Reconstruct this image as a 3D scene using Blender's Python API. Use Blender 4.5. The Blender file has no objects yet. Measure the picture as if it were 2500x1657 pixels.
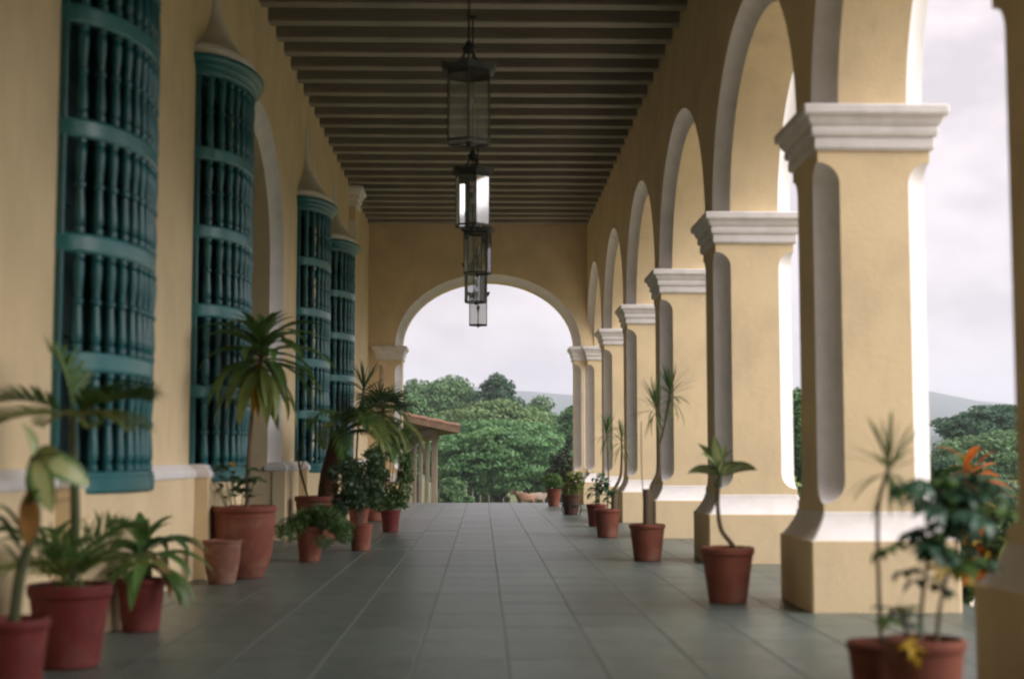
import bpy, math, random
import numpy as np
from mathutils import Matrix, Vector
R = math.radians
rnd = random.Random(7)
sc = bpy.context.scene
COL = sc.collection

# ------------------------------------------------------------------ camera, sky, sun, exposure
cam = bpy.data.cameras.new('camera')
cam.sensor_width = 36.0
cam.lens = 50.0
cam.clip_start = 0.05
cam.clip_end = 20000
cam.dof.use_dof = True
cam.dof.focus_distance = 38.0
cam.dof.aperture_fstop = 1.15
cam.dof.aperture_blades = 7
camo = bpy.data.objects.new('camera', cam)
camo.location = (0, 0, 1.2)
camo.rotation_euler = (R(90 + 4.68), 0, R(-1.18))
COL.objects.link(camo)
sc.camera = camo

SUN_EL, SUN_AZ = 42.0, 109.0          # azimuth clockwise from +Y (the gallery's axis)
w = bpy.data.worlds.new('World')
sc.world = w
w.use_nodes = True
nt = w.node_tree
nt.nodes.clear()
wo = nt.nodes.new('ShaderNodeOutputWorld')
bg = nt.nodes.new('ShaderNodeBackground')
sky = nt.nodes.new('ShaderNodeTexSky')
sky.sky_type = 'NISHITA'
sky.sun_disc = False
sky.sun_elevation = R(SUN_EL)
sky.sun_rotation = R(SUN_AZ)
sky.air_density = 1.5
sky.dust_density = 4.0
tc = nt.nodes.new('ShaderNodeTexCoord')
mp = nt.nodes.new('ShaderNodeMapping')
mp.inputs['Scale'].default_value = (1.0, 1.0, 1.9)
n1 = nt.nodes.new('ShaderNodeTexNoise')
n1.inputs['Scale'].default_value = 10.0
n1.inputs['Detail'].default_value = 6.0
n1.inputs['Roughness'].default_value = 0.55
rp = nt.nodes.new('ShaderNodeValToRGB')
rp.color_ramp.elements[0].position = 0.40
rp.color_ramp.elements[0].color = (7.8, 6.95, 7.35, 1)
rp.color_ramp.elements[1].position = 0.60
rp.color_ramp.elements[1].color = (10.1, 9.1, 9.4, 1)
mx = nt.nodes.new('ShaderNodeMixRGB')
mx.inputs[0].default_value = 0.93
nt.links.new(tc.outputs['Generated'], mp.inputs['Vector'])
nt.links.new(mp.outputs['Vector'], n1.inputs['Vector'])
nt.links.new(n1.outputs['Fac'], rp.inputs['Fac'])
nt.links.new(sky.outputs['Color'], mx.inputs[1])
nt.links.new(rp.outputs['Color'], mx.inputs[2])
nt.links.new(mx.outputs['Color'], bg.inputs['Color'])
bg.inputs['Strength'].default_value = 0.027
nt.links.new(bg.outputs['Background'], wo.inputs['Surface'])

sun = bpy.data.lights.new('sun', 'SUN')
sun.energy = 1.5
sun.angle = R(68)
sun.color = (1.0, 0.955, 0.945)
suno = bpy.data.objects.new('sun', sun)
az, el = R(SUN_AZ), R(SUN_EL)
sdir = Vector((math.sin(az) * math.cos(el), math.cos(az) * math.cos(el), math.sin(el)))
suno.rotation_euler = sdir.to_track_quat('Z', 'Y').to_euler()
suno.location = (20, -20, 30)
COL.objects.link(suno)

vs = sc.view_settings
vs.view_transform = 'Standard'
vs.look = 'None'
vs.gamma = 1.0
vs.use_curve_mapping = False
vs.exposure = 2.0
cy = sc.cycles
cy.use_denoising = True
cy.max_bounces = 12
cy.diffuse_bounces = 10
cy.glossy_bounces = 3
cy.transparent_max_bounces = 16
cy.transmission_bounces = 4
cy.volume_bounces = 1
cy.filter_width = 2.2
cy.sample_clamp_indirect = 1.5
cy.caustics_reflective = False
cy.caustics_refractive = False


# ------------------------------------------------------------------ helpers
def tag(o, label=None, cat=None, group=None, kind=None):
    if label: o['label'] = label
    if cat: o['category'] = cat
    if group: o['group'] = group
    if kind: o['kind'] = kind
    return o


def link(name, data, parent=None, mat=None):
    o = bpy.data.objects.new(name, data)
    COL.objects.link(o)
    if parent is not None:
        o.parent = parent
    if mat is not None:
        o.matrix_basis = mat
    return o


def thing(name, loc, label, cat, group=None, rz=0.0):
    o = bpy.data.objects.new(name, None)
    COL.objects.link(o)
    o.empty_display_size = 0.1
    o.location = loc
    o.rotation_euler = (0, 0, rz)
    return tag(o, label, cat, group)


class MB:
    def __init__(s):
        s.v, s.f, s.m, s.sm, s.uv = [], [], [], [], {}

    def quad(s, a, b, c, d, m=0, smooth=False):
        i = len(s.v)
        s.v += [tuple(a), tuple(b), tuple(c), tuple(d)]
        s.f.append((i, i + 1, i + 2, i + 3)); s.m.append(m); s.sm.append(smooth)

    def grid(s, rows, m=0, smooth=True, closed=False, uvs=False):
        i0 = len(s.v)
        n = len(rows[0])
        for r_ in rows:
            s.v += [tuple(p) for p in r_]
        for a in range(len(rows) - 1):
            for b in range(n if closed else n - 1):
                b2 = (b + 1) % n
                s.f.append((i0 + a * n + b, i0 + a * n + b2, i0 + (a + 1) * n + b2, i0 + (a + 1) * n + b))
                s.m.append(m); s.sm.append(smooth)
        if uvs:
            for a in range(len(rows)):
                for b in range(n):
                    s.uv[i0 + a * n + b] = (b / (n - 1), a / (len(rows) - 1))

    def poly(s, pts, m=0, smooth=False):
        i = len(s.v)
        s.v += [tuple(p) for p in pts]
        s.f.append(tuple(range(i, i + len(pts)))); s.m.append(m); s.sm.append(smooth)

    def box(s, x0, x1, y0, y1, z0, z1, m=0, b=0.0):
        if b <= 0:
            P = [(x0, y0, z0), (x1, y0, z0), (x1, y1, z0), (x0, y1, z0), (x0, y0, z1), (x1, y0, z1), (x1, y1, z1), (x0, y1, z1)]
            for q in ((0, 3, 2, 1), (4, 5, 6, 7), (0, 1, 5, 4), (1, 2, 6, 5), (2, 3, 7, 6), (3, 0, 4, 7)):
                i = len(s.v)
                s.v += [P[k] for k in q]
                s.f.append((i, i + 1, i + 2, i + 3)); s.m.append(m); s.sm.append(False)
        else:
            s.rect_loft(x0, x1, y0, y1, [(-b, z0), (0, z0 + b), (0, z1 - b), (-b, z1)], m, b)

    def rect_loft(s, x0, x1, y0, y1, prof, m=0, c=0.012, cap=True):
        rows = []
        for off, z in prof:
            a, b_, d, e = x0 - off, x1 + off, y0 - off, y1 + off
            rows.append([(a + c, d, z), (b_ - c, d, z), (b_, d + c, z), (b_, e - c, z), (b_ - c, e, z), (a + c, e, z), (a, e - c, z), (a, d + c, z)])
        for k in range(len(rows) - 1):
            s.grid([rows[k], rows[k + 1]], m, False, True)
        if cap:
            s.poly(rows[0][::-1], m); s.poly(rows[-1], m)

    def lathe(s, prof, n=24, m=0, smooth=True, cx=0, cy=0, uvs=False):
        rows = [[(cx + r_ * math.cos(2 * math.pi * k / n), cy + r_ * math.sin(2 * math.pi * k / n), z) for k in range(n)] for r_, z in prof]
        for k in range(len(rows) - 1):
            s.grid([rows[k], rows[k + 1]], m, smooth, True)

    def tube(s, pts, rad, n=8, m=0, cap=True):
        pts = [Vector(p) for p in pts]
        rows = []
        up = Vector((0.13, 0.29, 0.95)).normalized()
        for k, p in enumerate(pts):
            t = (pts[min(k + 1, len(pts) - 1)] - pts[max(k - 1, 0)]).normalized()
            u = t.cross(up)
            if u.length < 1e-3: u = t.cross(Vector((1, 0, 0)))
            u.normalize(); v_ = t.cross(u)
            r_ = rad[k] if hasattr(rad, '__len__') else rad
            rows.append([p + (u * math.cos(2 * math.pi * j / n) + v_ * math.sin(2 * math.pi * j / n)) * r_ for j in range(n)])
        s.grid(rows, m, True, True)
        if cap:
            s.poly(rows[0], m); s.poly(rows[-1][::-1], m)

    def mesh(s, name, mats):
        me = bpy.data.meshes.new(name)
        me.from_pydata([tuple(map(float, p)) for p in s.v], [], s.f)
        for mm in (mats if isinstance(mats, (list, tuple)) else [mats]):
            me.materials.append(mm)
        me.polygons.foreach_set('material_index', s.m)
        me.polygons.foreach_set('use_smooth', s.sm)
        if s.uv:
            ul = me.uv_layers.new(name='UVMap')
            for lp in me.loops:
                ul.data[lp.index].uv = s.uv.get(lp.vertex_index, (0.5, 0.5))
        me.validate()
        me.update()
        return me

    def obj(s, name, mats, parent=None, mat=None):
        return link(name, s.mesh(name, mats), parent, mat)


def quads_mesh(name, P, mat):
    """P: (n,4,3) array of quads -> one mesh"""
    n = len(P)
    me = bpy.data.meshes.new(name)
    me.vertices.add(n * 4); me.loops.add(n * 4); me.polygons.add(n)
    me.vertices.foreach_set('co', P.reshape(-1).astype(np.float32))
    me.loops.foreach_set('vertex_index', np.arange(n * 4, dtype=np.int32))
    me.polygons.foreach_set('loop_start', np.arange(0, n * 4, 4, dtype=np.int32))
    me.polygons.foreach_set('loop_total', np.full(n, 4, dtype=np.int32))
    me.materials.append(mat)
    me.update(); me.validate()
    return me


# ------------------------------------------------------------------ materials
def mat(name, col, rough=0.7, var=0.12, scale=3.0, bump=0.0, bscale=40.0, spec=0.3, objvar=0.0, stain=None, stain_amt=0.0,
        stain_scale=1.2, metal=0.0, transl=0.0, stretch=(1, 1, 1), streak=None, streak_amt=0.0):
    m = bpy.data.materials.new(name)
    m.use_nodes = True
    t = m.node_tree
    b = t.nodes['Principled BSDF']
    b.inputs['Roughness'].default_value = rough
    b.inputs['Specular IOR Level'].default_value = spec
    b.inputs['Metallic'].default_value = metal
    tcn = t.nodes.new('ShaderNodeTexCoord')
    mpn = t.nodes.new('ShaderNodeMapping')
    mpn.inputs['Scale'].default_value = stretch
    t.links.new(tcn.outputs['Object'], mpn.inputs['Vector'])
    nz = t.nodes.new('ShaderNodeTexNoise')
    nz.inputs['Scale'].default_value = scale
    nz.inputs['Detail'].default_value = 6
    nz.inputs['Roughness'].default_value = 0.6
    t.links.new(mpn.outputs['Vector'], nz.inputs['Vector'])
    mr = t.nodes.new('ShaderNodeMapRange')
    mr.inputs['From Min'].default_value = 0.25
    mr.inputs['From Max'].default_value = 0.75
    mr.inputs['To Min'].default_value = 1 - var
    mr.inputs['To Max'].default_value = 1 + var
    t.links.new(nz.outputs['Fac'], mr.inputs['Value'])
    val = mr.outputs['Result']
    if objvar > 0:
        oi = t.nodes.new('ShaderNodeObjectInfo')
        m2 = t.nodes.new('ShaderNodeMapRange')
        m2.inputs['To Min'].default_value = 1 - objvar
        m2.inputs['To Max'].default_value = 1 + objvar
        t.links.new(oi.outputs['Random'], m2.inputs['Value'])
        mm = t.nodes.new('ShaderNodeMath'); mm.operation = 'MULTIPLY'
        t.links.new(val, mm.inputs[0]); t.links.new(m2.outputs['Result'], mm.inputs[1])
        val = mm.outputs[0]
    vm = t.nodes.new('ShaderNodeVectorMath'); vm.operation = 'SCALE'
    vm.inputs[0].default_value = col
    t.links.new(val, vm.inputs['Scale'])
    out = vm.outputs['Vector']
    if stain is not None:
        ns = t.nodes.new('ShaderNodeTexNoise')
        ns.inputs['Scale'].default_value = stain_scale
        ns.inputs['Detail'].default_value = 8
        ns.inputs['Roughness'].default_value = 0.65
        t.links.new(mpn.outputs['Vector'], ns.inputs['Vector'])
        cr = t.nodes.new('ShaderNodeMapRange')
        cr.inputs['From Min'].default_value = 0.5
        cr.inputs['From Max'].default_value = 0.75
        cr.inputs['To Max'].default_value = stain_amt
        t.links.new(ns.outputs['Fac'], cr.inputs['Value'])
        mxn = t.nodes.new('ShaderNodeMixRGB')
        mxn.inputs[2].default_value = (*stain, 1)
        t.links.new(cr.outputs['Result'], mxn.inputs[0])
        t.links.new(out, mxn.inputs[1])
        out = mxn.outputs['Color']
    if streak is not None:
        mp2 = t.nodes.new('ShaderNodeMapping')
        mp2.inputs['Scale'].default_value = (1.6, 1.6, 0.55)
        t.links.new(tcn.outputs['Object'], mp2.inputs['Vector'])
        n2 = t.nodes.new('ShaderNodeTexNoise')
        n2.inputs['Scale'].default_value = 1.6
        n2.inputs['Detail'].default_value = 9
        n2.inputs['Roughness'].default_value = 0.7
        t.links.new(mp2.outputs['Vector'], n2.inputs['Vector'])
        c2 = t.nodes.new('ShaderNodeMapRange')
        c2.inputs['From Min'].default_value = 0.52
        c2.inputs['From Max'].default_value = 0.72
        c2.inputs['To Max'].default_value = streak_amt
        t.links.new(n2.outputs['Fac'], c2.inputs['Value'])
        mx2 = t.nodes.new('ShaderNodeMixRGB')
        mx2.inputs[2].default_value = (*streak, 1)
        t.links.new(c2.outputs['Result'], mx2.inputs[0])
        t.links.new(out, mx2.inputs[1])
        out = mx2.outputs['Color']
    t.links.new(out, b.inputs['Base Color'])
    if bump > 0:
        nb = t.nodes.new('ShaderNodeTexNoise')
        nb.inputs['Scale'].default_value = bscale
        nb.inputs['Detail'].default_value = 5
        t.links.new(mpn.outputs['Vector'], nb.inputs['Vector'])
        bp = t.nodes.new('ShaderNodeBump')
        bp.inputs['Strength'].default_value = bump
        bp.inputs['Distance'].default_value = 0.01
        t.links.new(nb.outputs['Fac'], bp.inputs['Height'])
        t.links.new(bp.outputs['Normal'], b.inputs['Normal'])
    if transl > 0:
        tr = t.nodes.new('ShaderNodeBsdfTranslucent')
        t.links.new(out, tr.inputs['Color'])
        ms = t.nodes.new('ShaderNodeMixShader')
        ms.inputs[0].default_value = transl
        t.links.new(b.outputs[0], ms.inputs[1]); t.links.new(tr.outputs[0], ms.inputs[2])
        t.links.new(ms.outputs[0], t.nodes['Material Output'].inputs['Surface'])
    return m


OCHRE = mat('ochre_plaster', (0.755, 0.597, 0.368), 0.85, 0.11, 1.1, 0.25, 30, 0.2, stain=(0.58, 0.45, 0.30), stain_amt=0.75, stain_scale=0.9, streak=(0.48, 0.40, 0.28), streak_amt=0.35)
WHITE = mat('white_lime_trim', (0.78, 0.74, 0.72), 0.8, 0.06, 2.5, 0.2, 35, 0.2, stain=(0.40, 0.37, 0.32), stain_amt=0.35, stain_scale=2.6, streak=(0.48, 0.45, 0.40), streak_amt=0.3)
TEAL = mat('teal_paint', (0.009, 0.112, 0.124), 0.33, 0.22, 6, 0.15, 50, 0.6, stain=(0.025, 0.145, 0.15), stain_amt=0.4, stain_scale=4, objvar=0.12)
TEALLT = mat('teal_rail_highlight', (0.032, 0.175, 0.185), 0.33, 0.2, 6, 0.15, 50, 0.6, stain=(0.09, 0.25, 0.26), stain_amt=0.5, stain_scale=4)  # lighter copy of the teal, rail highlights put into the colour
TEALDK = mat('teal_shutter_paint', (0.008, 0.028, 0.034), 0.4, 0.2, 5, 0.1, 60, 0.4)
SLATE = mat('slate_paver', (0.084, 0.104, 0.092), 0.38, 0.22, 5, 0.4, 22, 0.4, objvar=0.10, stain=(0.15, 0.165, 0.145), stain_amt=0.75, stain_scale=2.8)
MORTAR = mat('pale_joint_mortar', (0.086, 0.10, 0.086), 0.9, 0.15, 9)
BEAM = mat('grey_painted_beam', (0.265, 0.24, 0.19), 0.6, 0.2, 6, 0.2, 30, 0.3, objvar=0.12, stretch=(0.2, 1, 1))
BOARD = mat('dark_ceiling_board', (0.055, 0.041, 0.028), 0.75, 0.2, 5, 0.2, 30, 0.2, stretch=(0.2, 1, 1))
IRON = mat('dark_lantern_iron', (0.018, 0.022, 0.02), 0.5, 0.2, 12, 0, 40, 0.5)
TERRA = mat('terracotta', (0.19, 0.058, 0.035), 0.75, 0.16, 7, 0.2, 45, 0.25, stain=(0.28, 0.17, 0.12), stain_amt=0.7, stain_scale=4, objvar=0.2)
TERRARED = mat('red_painted_terracotta', (0.13, 0.020, 0.018), 0.6, 0.16, 7, 0.2, 45, 0.3, stain=(0.19, 0.09, 0.07), stain_amt=0.6, stain_scale=4, objvar=0.1)
TERRAOLD = mat('weathered_clay', (0.19, 0.085, 0.06), 0.85, 0.2, 9, 0.2, 45, 0.2, stain=(0.33, 0.25, 0.18), stain_amt=0.7, stain_scale=6)
POTDARK = mat('dark_brown_pot', (0.07, 0.033, 0.02), 0.7, 0.2, 9)
SOIL = mat('potting_soil', (0.03, 0.02, 0.013), 0.95, 0.3, 25, 0.6, 40)
LEAF = mat('leaf_green', (0.085, 0.165, 0.040), 0.42, 0.25, 9, 0, 40, 0.4, objvar=0.22, transl=0.25)
LEAFDK = mat('leaf_dark_green', (0.045, 0.10, 0.036), 0.4, 0.25, 9, 0, 40, 0.45, objvar=0.22, transl=0.2)
LEAFBLUE = mat('leaf_blue_green', (0.050, 0.12, 0.070), 0.38, 0.25, 9, 0, 40, 0.5, objvar=0.22, transl=0.2)
LEAFLT = mat('leaf_yellow_green', (0.20, 0.25, 0.065), 0.45, 0.2, 9, 0, 40, 0.4, objvar=0.2, transl=0.3)
LEAFYEL = mat('leaf_yellow', (0.42, 0.27, 0.025), 0.5, 0.2, 9, 0, 40, 0.3, objvar=0.15, transl=0.3)
LEAFORG = mat('leaf_orange', (0.40, 0.11, 0.015), 0.5, 0.25, 9, 0, 40, 0.3, objvar=0.2, transl=0.3)
LEAFDEAD = mat('leaf_dry_tan', (0.36, 0.22, 0.12), 0.8, 0.2, 9, 0, 40, 0.2, transl=0.15)
LEAFBRN = mat('leaf_brown', (0.26, 0.13, 0.03), 0.7, 0.2, 9, 0, 40, 0.2, transl=0.2)
STEM = mat('grey_brown_stem', (0.14, 0.105, 0.065), 0.85, 0.2, 25, 0.4, 60, 0.2, stretch=(1, 1, 2.5))
STEMGR = mat('green_stem', (0.07, 0.085, 0.035), 0.6, 0.2, 20)
FIBRE = mat('brown_palm_fibre', (0.085, 0.045, 0.022), 0.95, 0.35, 30, 0.8, 60, 0.1)
BARK = mat('bark', (0.06, 0.045, 0.032), 0.95, 0.3, 4, 0.5, 12, 0.1)
OLDWOOD = mat('weathered_post_wood', (0.24, 0.19, 0.145), 0.9, 0.2, 8, 0.3, 30, 0.1, stretch=(1, 1, 0.3), objvar=0.12)
TILE = mat('clay_roof_tile', (0.27, 0.155, 0.105), 0.9, 0.25, 5, 0.3, 20, 0.15, objvar=0.2, stain=(0.18, 0.13, 0.10), stain_amt=0.6, stain_scale=3)
GRASS = mat('meadow_grass', (0.095, 0.125, 0.042), 0.9, 0.35, 0.35, 0, 40, 0.1, stain=(0.20, 0.17, 0.08), stain_amt=0.5, stain_scale=0.08)
FOREST = mat('hill_forest', (0.045, 0.075, 0.050), 0.95, 0.4, 0.02, 0, 40, 0.05)
COWTAN = mat('tan_hide', (0.26, 0.14, 0.085), 0.9, 0.15, 3)
COWPALE = mat('pale_hide', (0.30, 0.23, 0.175), 0.9, 0.2, 3)
STAKE = mat('pale_stake', (0.30, 0.26, 0.19), 0.9, 0.2, 3)
BULB = mat('milk_bulb', (0.55, 0.53, 0.5), 0.3, 0.02, 3)

# variegated leaf: pale middle, green margin (a real marking of the plant), laid out on the leaf's own UVs
VARI = bpy.data.materials.new('variegated_leaf')
VARI.use_nodes = True
t = VARI.node_tree
b = t.nodes['Principled BSDF']
b.inputs['Roughness'].default_value = 0.42
uvn = t.nodes.new('ShaderNodeUVMap')
sp = t.nodes.new('ShaderNodeSeparateXYZ')
t.links.new(uvn.outputs[0], sp.inputs[0])
ab = t.nodes.new('ShaderNodeMath'); ab.operation = 'SUBTRACT'; ab.inputs[1].default_value = 0.5
t.links.new(sp.outputs['X'], ab.inputs[0])
a2 = t.nodes.new('ShaderNodeMath'); a2.operation = 'ABSOLUTE'
t.links.new(ab.outputs[0], a2.inputs[0])
nn = t.nodes.new('ShaderNodeTexNoise'); nn.inputs['Scale'].default_value = 9; nn.inputs['Detail'].default_value = 4
t.links.new(uvn.outputs[0], nn.inputs['Vector'])
ad = t.nodes.new('ShaderNodeMath'); ad.operation = 'MULTIPLY_ADD'; ad.inputs[1].default_value = 0.35
t.links.new(nn.outputs['Fac'], ad.inputs[0]); t.links.new(a2.outputs[0], ad.inputs[2])
cr = t.nodes.new('ShaderNodeValToRGB')
cr.color_ramp.elements[0].position = 0.40; cr.color_ramp.elements[0].color = (0.42, 0.46, 0.20, 1)
cr.color_ramp.elements[1].position = 0.55; cr.color_ramp.elements[1].color = (0.10, 0.20, 0.05, 1)
t.links.new(ad.outputs[0], cr.inputs[0])
t.links.new(cr.outputs[0], b.inputs['Base Color'])

# lantern glass: clear, dusty, with a strong sheen
GLASS = bpy.data.materials.new('dusty_lantern_glass')
GLASS.use_nodes = True
t = GLASS.node_tree
t.nodes.remove(t.nodes['Principled BSDF'])
tr = t.nodes.new('ShaderNodeBsdfTransparent'); tr.inputs[0].default_value = (0.94, 0.96, 0.94, 1)
gl = t.nodes.new('ShaderNodeBsdfGlossy'); gl.inputs['Roughness'].default_value = 0.03
df = t.nodes.new('ShaderNodeBsdfTranslucent'); df.inputs[0].default_value = (0.6, 0.6, 0.56, 1)
fr = t.nodes.new('ShaderNodeFresnel'); fr.inputs[0].default_value = 1.7
m1 = t.nodes.new('ShaderNodeMixShader'); m1.inputs[0].default_value = 0.27
m2 = t.nodes.new('ShaderNodeMixShader')
t.links.new(tr.outputs[0], m1.inputs[1]); t.links.new(df.outputs[0], m1.inputs[2])
t.links.new(fr.outputs[0], m2.inputs[0]); t.links.new(m1.outputs[0], m2.inputs[1]); t.links.new(gl.outputs[0], m2.inputs[2])
t.links.new(m2.outputs[0], t.nodes['Material Output'].inputs['Surface'])


GLASSREFL = bpy.data.materials.new('painted_reflection_pane')  # whitish pane, a bright sky reflection put into its colour
GLASSREFL.use_nodes = True
t = GLASSREFL.node_tree
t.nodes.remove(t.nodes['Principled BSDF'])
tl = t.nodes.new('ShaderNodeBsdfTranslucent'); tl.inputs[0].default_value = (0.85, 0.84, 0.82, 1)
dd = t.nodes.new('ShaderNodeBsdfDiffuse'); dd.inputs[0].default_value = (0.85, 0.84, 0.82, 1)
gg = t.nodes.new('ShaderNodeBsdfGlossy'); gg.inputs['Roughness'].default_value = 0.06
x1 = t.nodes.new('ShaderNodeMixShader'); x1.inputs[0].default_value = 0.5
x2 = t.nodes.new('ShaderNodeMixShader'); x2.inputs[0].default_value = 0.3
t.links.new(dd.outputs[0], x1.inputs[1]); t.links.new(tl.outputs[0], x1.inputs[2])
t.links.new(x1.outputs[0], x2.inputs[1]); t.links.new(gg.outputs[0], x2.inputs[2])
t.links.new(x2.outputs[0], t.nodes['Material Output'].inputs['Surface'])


def crown_mat(name, col, var=0.35, sat=(0.10, 0.12, 0.03)):
    return mat(name, col, 0.6, var, 0.9, 0, 40, 0.25, stain=sat, stain_amt=0.5, stain_scale=0.35, transl=0.22)


CR_MID = crown_mat('crown_mid_green', (0.11, 0.205, 0.085), sat=(0.19, 0.25, 0.10))
CR_YEL = crown_mat('crown_yellow_green', (0.145, 0.23, 0.09), sat=(0.22, 0.27, 0.11))
CR_DARK = crown_mat('crown_dark_green', (0.065, 0.135, 0.078), sat=(0.10, 0.17, 0.075))
CR_FRESH = crown_mat('crown_fresh_green', (0.105, 0.225, 0.085), sat=(0.17, 0.29, 0.10))
CR_RED = crown_mat('crown_reddish', (0.040, 0.045, 0.026), sat=(0.09, 0.05, 0.03))

# ------------------------------------------------------------------ setting: ground, hills
XR0, XR1 = 2.66, 3.56          # arcade wall faces
XL = -2.9                      # house wall face
ZC = 7.04                      # underside of the ceiling beams
YE = 36.0                      # end wall
PIT = 4.98


def gz(x, y):
    r_ = math.hypot(x, y)
    z = -0.7 - 0.035 * max(0.0, min(r_, 220.0) - 42.0)
    s_ = min(1.0, max(0.0, (r_ - 20) / 40))
    return z + s_ * 0.25 * (math.sin(x * 0.13 + 1.0) + math.sin(y * 0.11 + x * 0.05))


mb = MB()
radii = [0, 4, 8, 12, 16, 20, 25, 30, 36, 42, 50, 60, 72, 86, 100, 120, 145, 175, 220, 300, 450, 700, 1100, 1700, 2500, 3400]
NA = 72
rows = []
for r_ in radii:
    rows.append([(r_ * math.sin(2 * math.pi * k / NA), r_ * math.cos(2 * math.pi * k / NA), gz(r_ * math.sin(2 * math.pi * k / NA), r_ * math.cos(2 * math.pi * k / NA))) for k in range(NA)])
mb.grid(rows[::-1], 0, True, True)
tag(mb.obj('ground', GRASS), kind='structure')

mb = MB()
mb.box(3.97, 9.6, -12, 37.0, -1.0, -0.56, 0, 0.02)  # pale strip out of view, added to bounce daylight into arches and ceiling
tag(mb.obj('bounce_ground', mat('pale_bounce_surface', (0.55, 0.49, 0.41), 0.9, 0.15, 1.5, 0.3, 20, 0.1)), kind='structure')


def hill(name, r0, r1, hmax, a0, a1, seed, base=-8):
    rr = random.Random(seed)
    ph = [rr.uniform(0, 6.28) for _ in range(8)]
    m_ = MB(); rows = []
    for i in range(11):
        u = i / 10
        row = []
        for k in range(121):
            a = R(a0 + (a1 - a0) * k / 120)
            n = 0.72 + 0.13 * math.sin(a * 7 + ph[0]) + 0.08 * math.sin(a * 17 + ph[1]) + 0.04 * math.sin(a * 41 + ph[2]) + 0.015 * math.sin(a * 97 + ph[3])
            n *= 1 + 0.06 * math.sin(u * 9 + a * 23 + ph[4])
            h_ = base + (hmax - base) * n * math.sin(u * math.pi * 0.5) ** 1.3
            r_ = r0 + (r1 - r0) * u
            row.append((r_ * math.sin(a), r_ * math.cos(a), h_))
        rows.append(row)
    m_.grid(rows[::-1], 0, True)
    return tag(m_.obj(name, FOREST), kind='structure')


hill('hills', 1500, 2800, 158, -50, 80, 3)
hill('foothills', 520, 1300, 34, -50, 80, 11)

# ------------------------------------------------------------------ floor
FX0, FX1, FY0, FY1 = -2.9, 3.95, -6.0, 37.0
mb = MB()
mb.box(FX0 - 0.3, FX1, FY0, FY1, -1.2, -0.0035, 0, 0.004)
floor = tag(mb.obj('floor', MORTAR), kind='structure')
TS, TSY, GAP = 0.54, 0.81, 0.008


def tile_mesh(mb, x0, x1, y0, y1, z):
    mb.rect_loft(x0 + GAP / 2, x1 - GAP / 2, y0 + GAP / 2, y1 - GAP / 2, [(0, z - 0.008), (0, z - 0.003), (-0.004, z)], 0, 0.006, False)
    b_ = 0.004; c_ = 0.006
    x0 += GAP / 2 + b_; x1 -= GAP / 2 + b_; y0 += GAP / 2 + b_; y1 -= GAP / 2 + b_
    mb.poly([(x0 + c_, y0, z), (x1 - c_, y0, z), (x1, y0 + c_, z), (x1, y1 - c_, z), (x1 - c_, y1, z), (x0 + c_, y1, z), (x0, y1 - c_, z), (x0, y0 + c_, z)], 0)


cols = []
x = 0.15
while x > FX0: x -= TS
while x < FX1:
    a, b_ = max(x, FX0 - 0.02), min(x + TS, FX1)
    if b_ - a > 0.05: cols.append((a, b_))
    x += TS
tm = MB(); tile_mesh(tm, 0, TS, 0, TSY, 0)
TILEM = tm.mesh('paver', SLATE)
count = 0
far = MB()
ny = int((FY1 - FY0) / TSY) + 1
for j in range(ny):
    y0 = FY0 + j * TSY
    y1 = min(y0 + TSY, FY1)
    if y1 - y0 < 0.05: continue
    for i, (a, b_) in enumerate(cols):
        dz = rnd.uniform(-0.0012, 0.0010)
        full = abs(b_ - a - TS) < 1e-4 and abs(y1 - y0 - TSY) < 1e-4
        if full and y0 > 6.8 and count < 300:
            o = link('paver', TILEM, floor, Matrix.Translation((a, y0, dz)) @ Matrix.Rotation(rnd.uniform(-0.002, 0.002), 4, 'X'))
            count += 1
        else:
            tile_mesh(far, a, b_, y0, y1, dz)
tag(far.obj('pavers', SLATE, floor), kind='stuff')

# ------------------------------------------------------------------ ceiling with its beams
mb = MB()
mb.box(-6.0, 4.25, -6.6, 37.35, ZC + 0.20, ZC + 0.6, 0)
ceil = tag(mb.obj('ceiling', BOARD), kind='structure')
mb = MB(); mb.box(XL - 0.1, XR0 + 0.1, -0.115, 0.115, ZC, ZC + 0.23, 0, 0.012)
BEAMM = mb.mesh('beam', BEAM)
y = 18.17 - 0.756 * 22
while y < YE - 0.05:
    link('beam', BEAMM, ceil, Matrix.Translation((0, y + rnd.uniform(-0.012, 0.012), rnd.uniform(-0.008, 0.008))) @ Matrix.Rotation(rnd.uniform(-0.004, 0.004), 4, 'Z') @ Matrix.Rotation(rnd.uniform(-0.0015, 0.0015), 4, 'Y'))
    y += 0.756

# ------------------------------------------------------------------ arches
CV = 0.175


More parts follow.
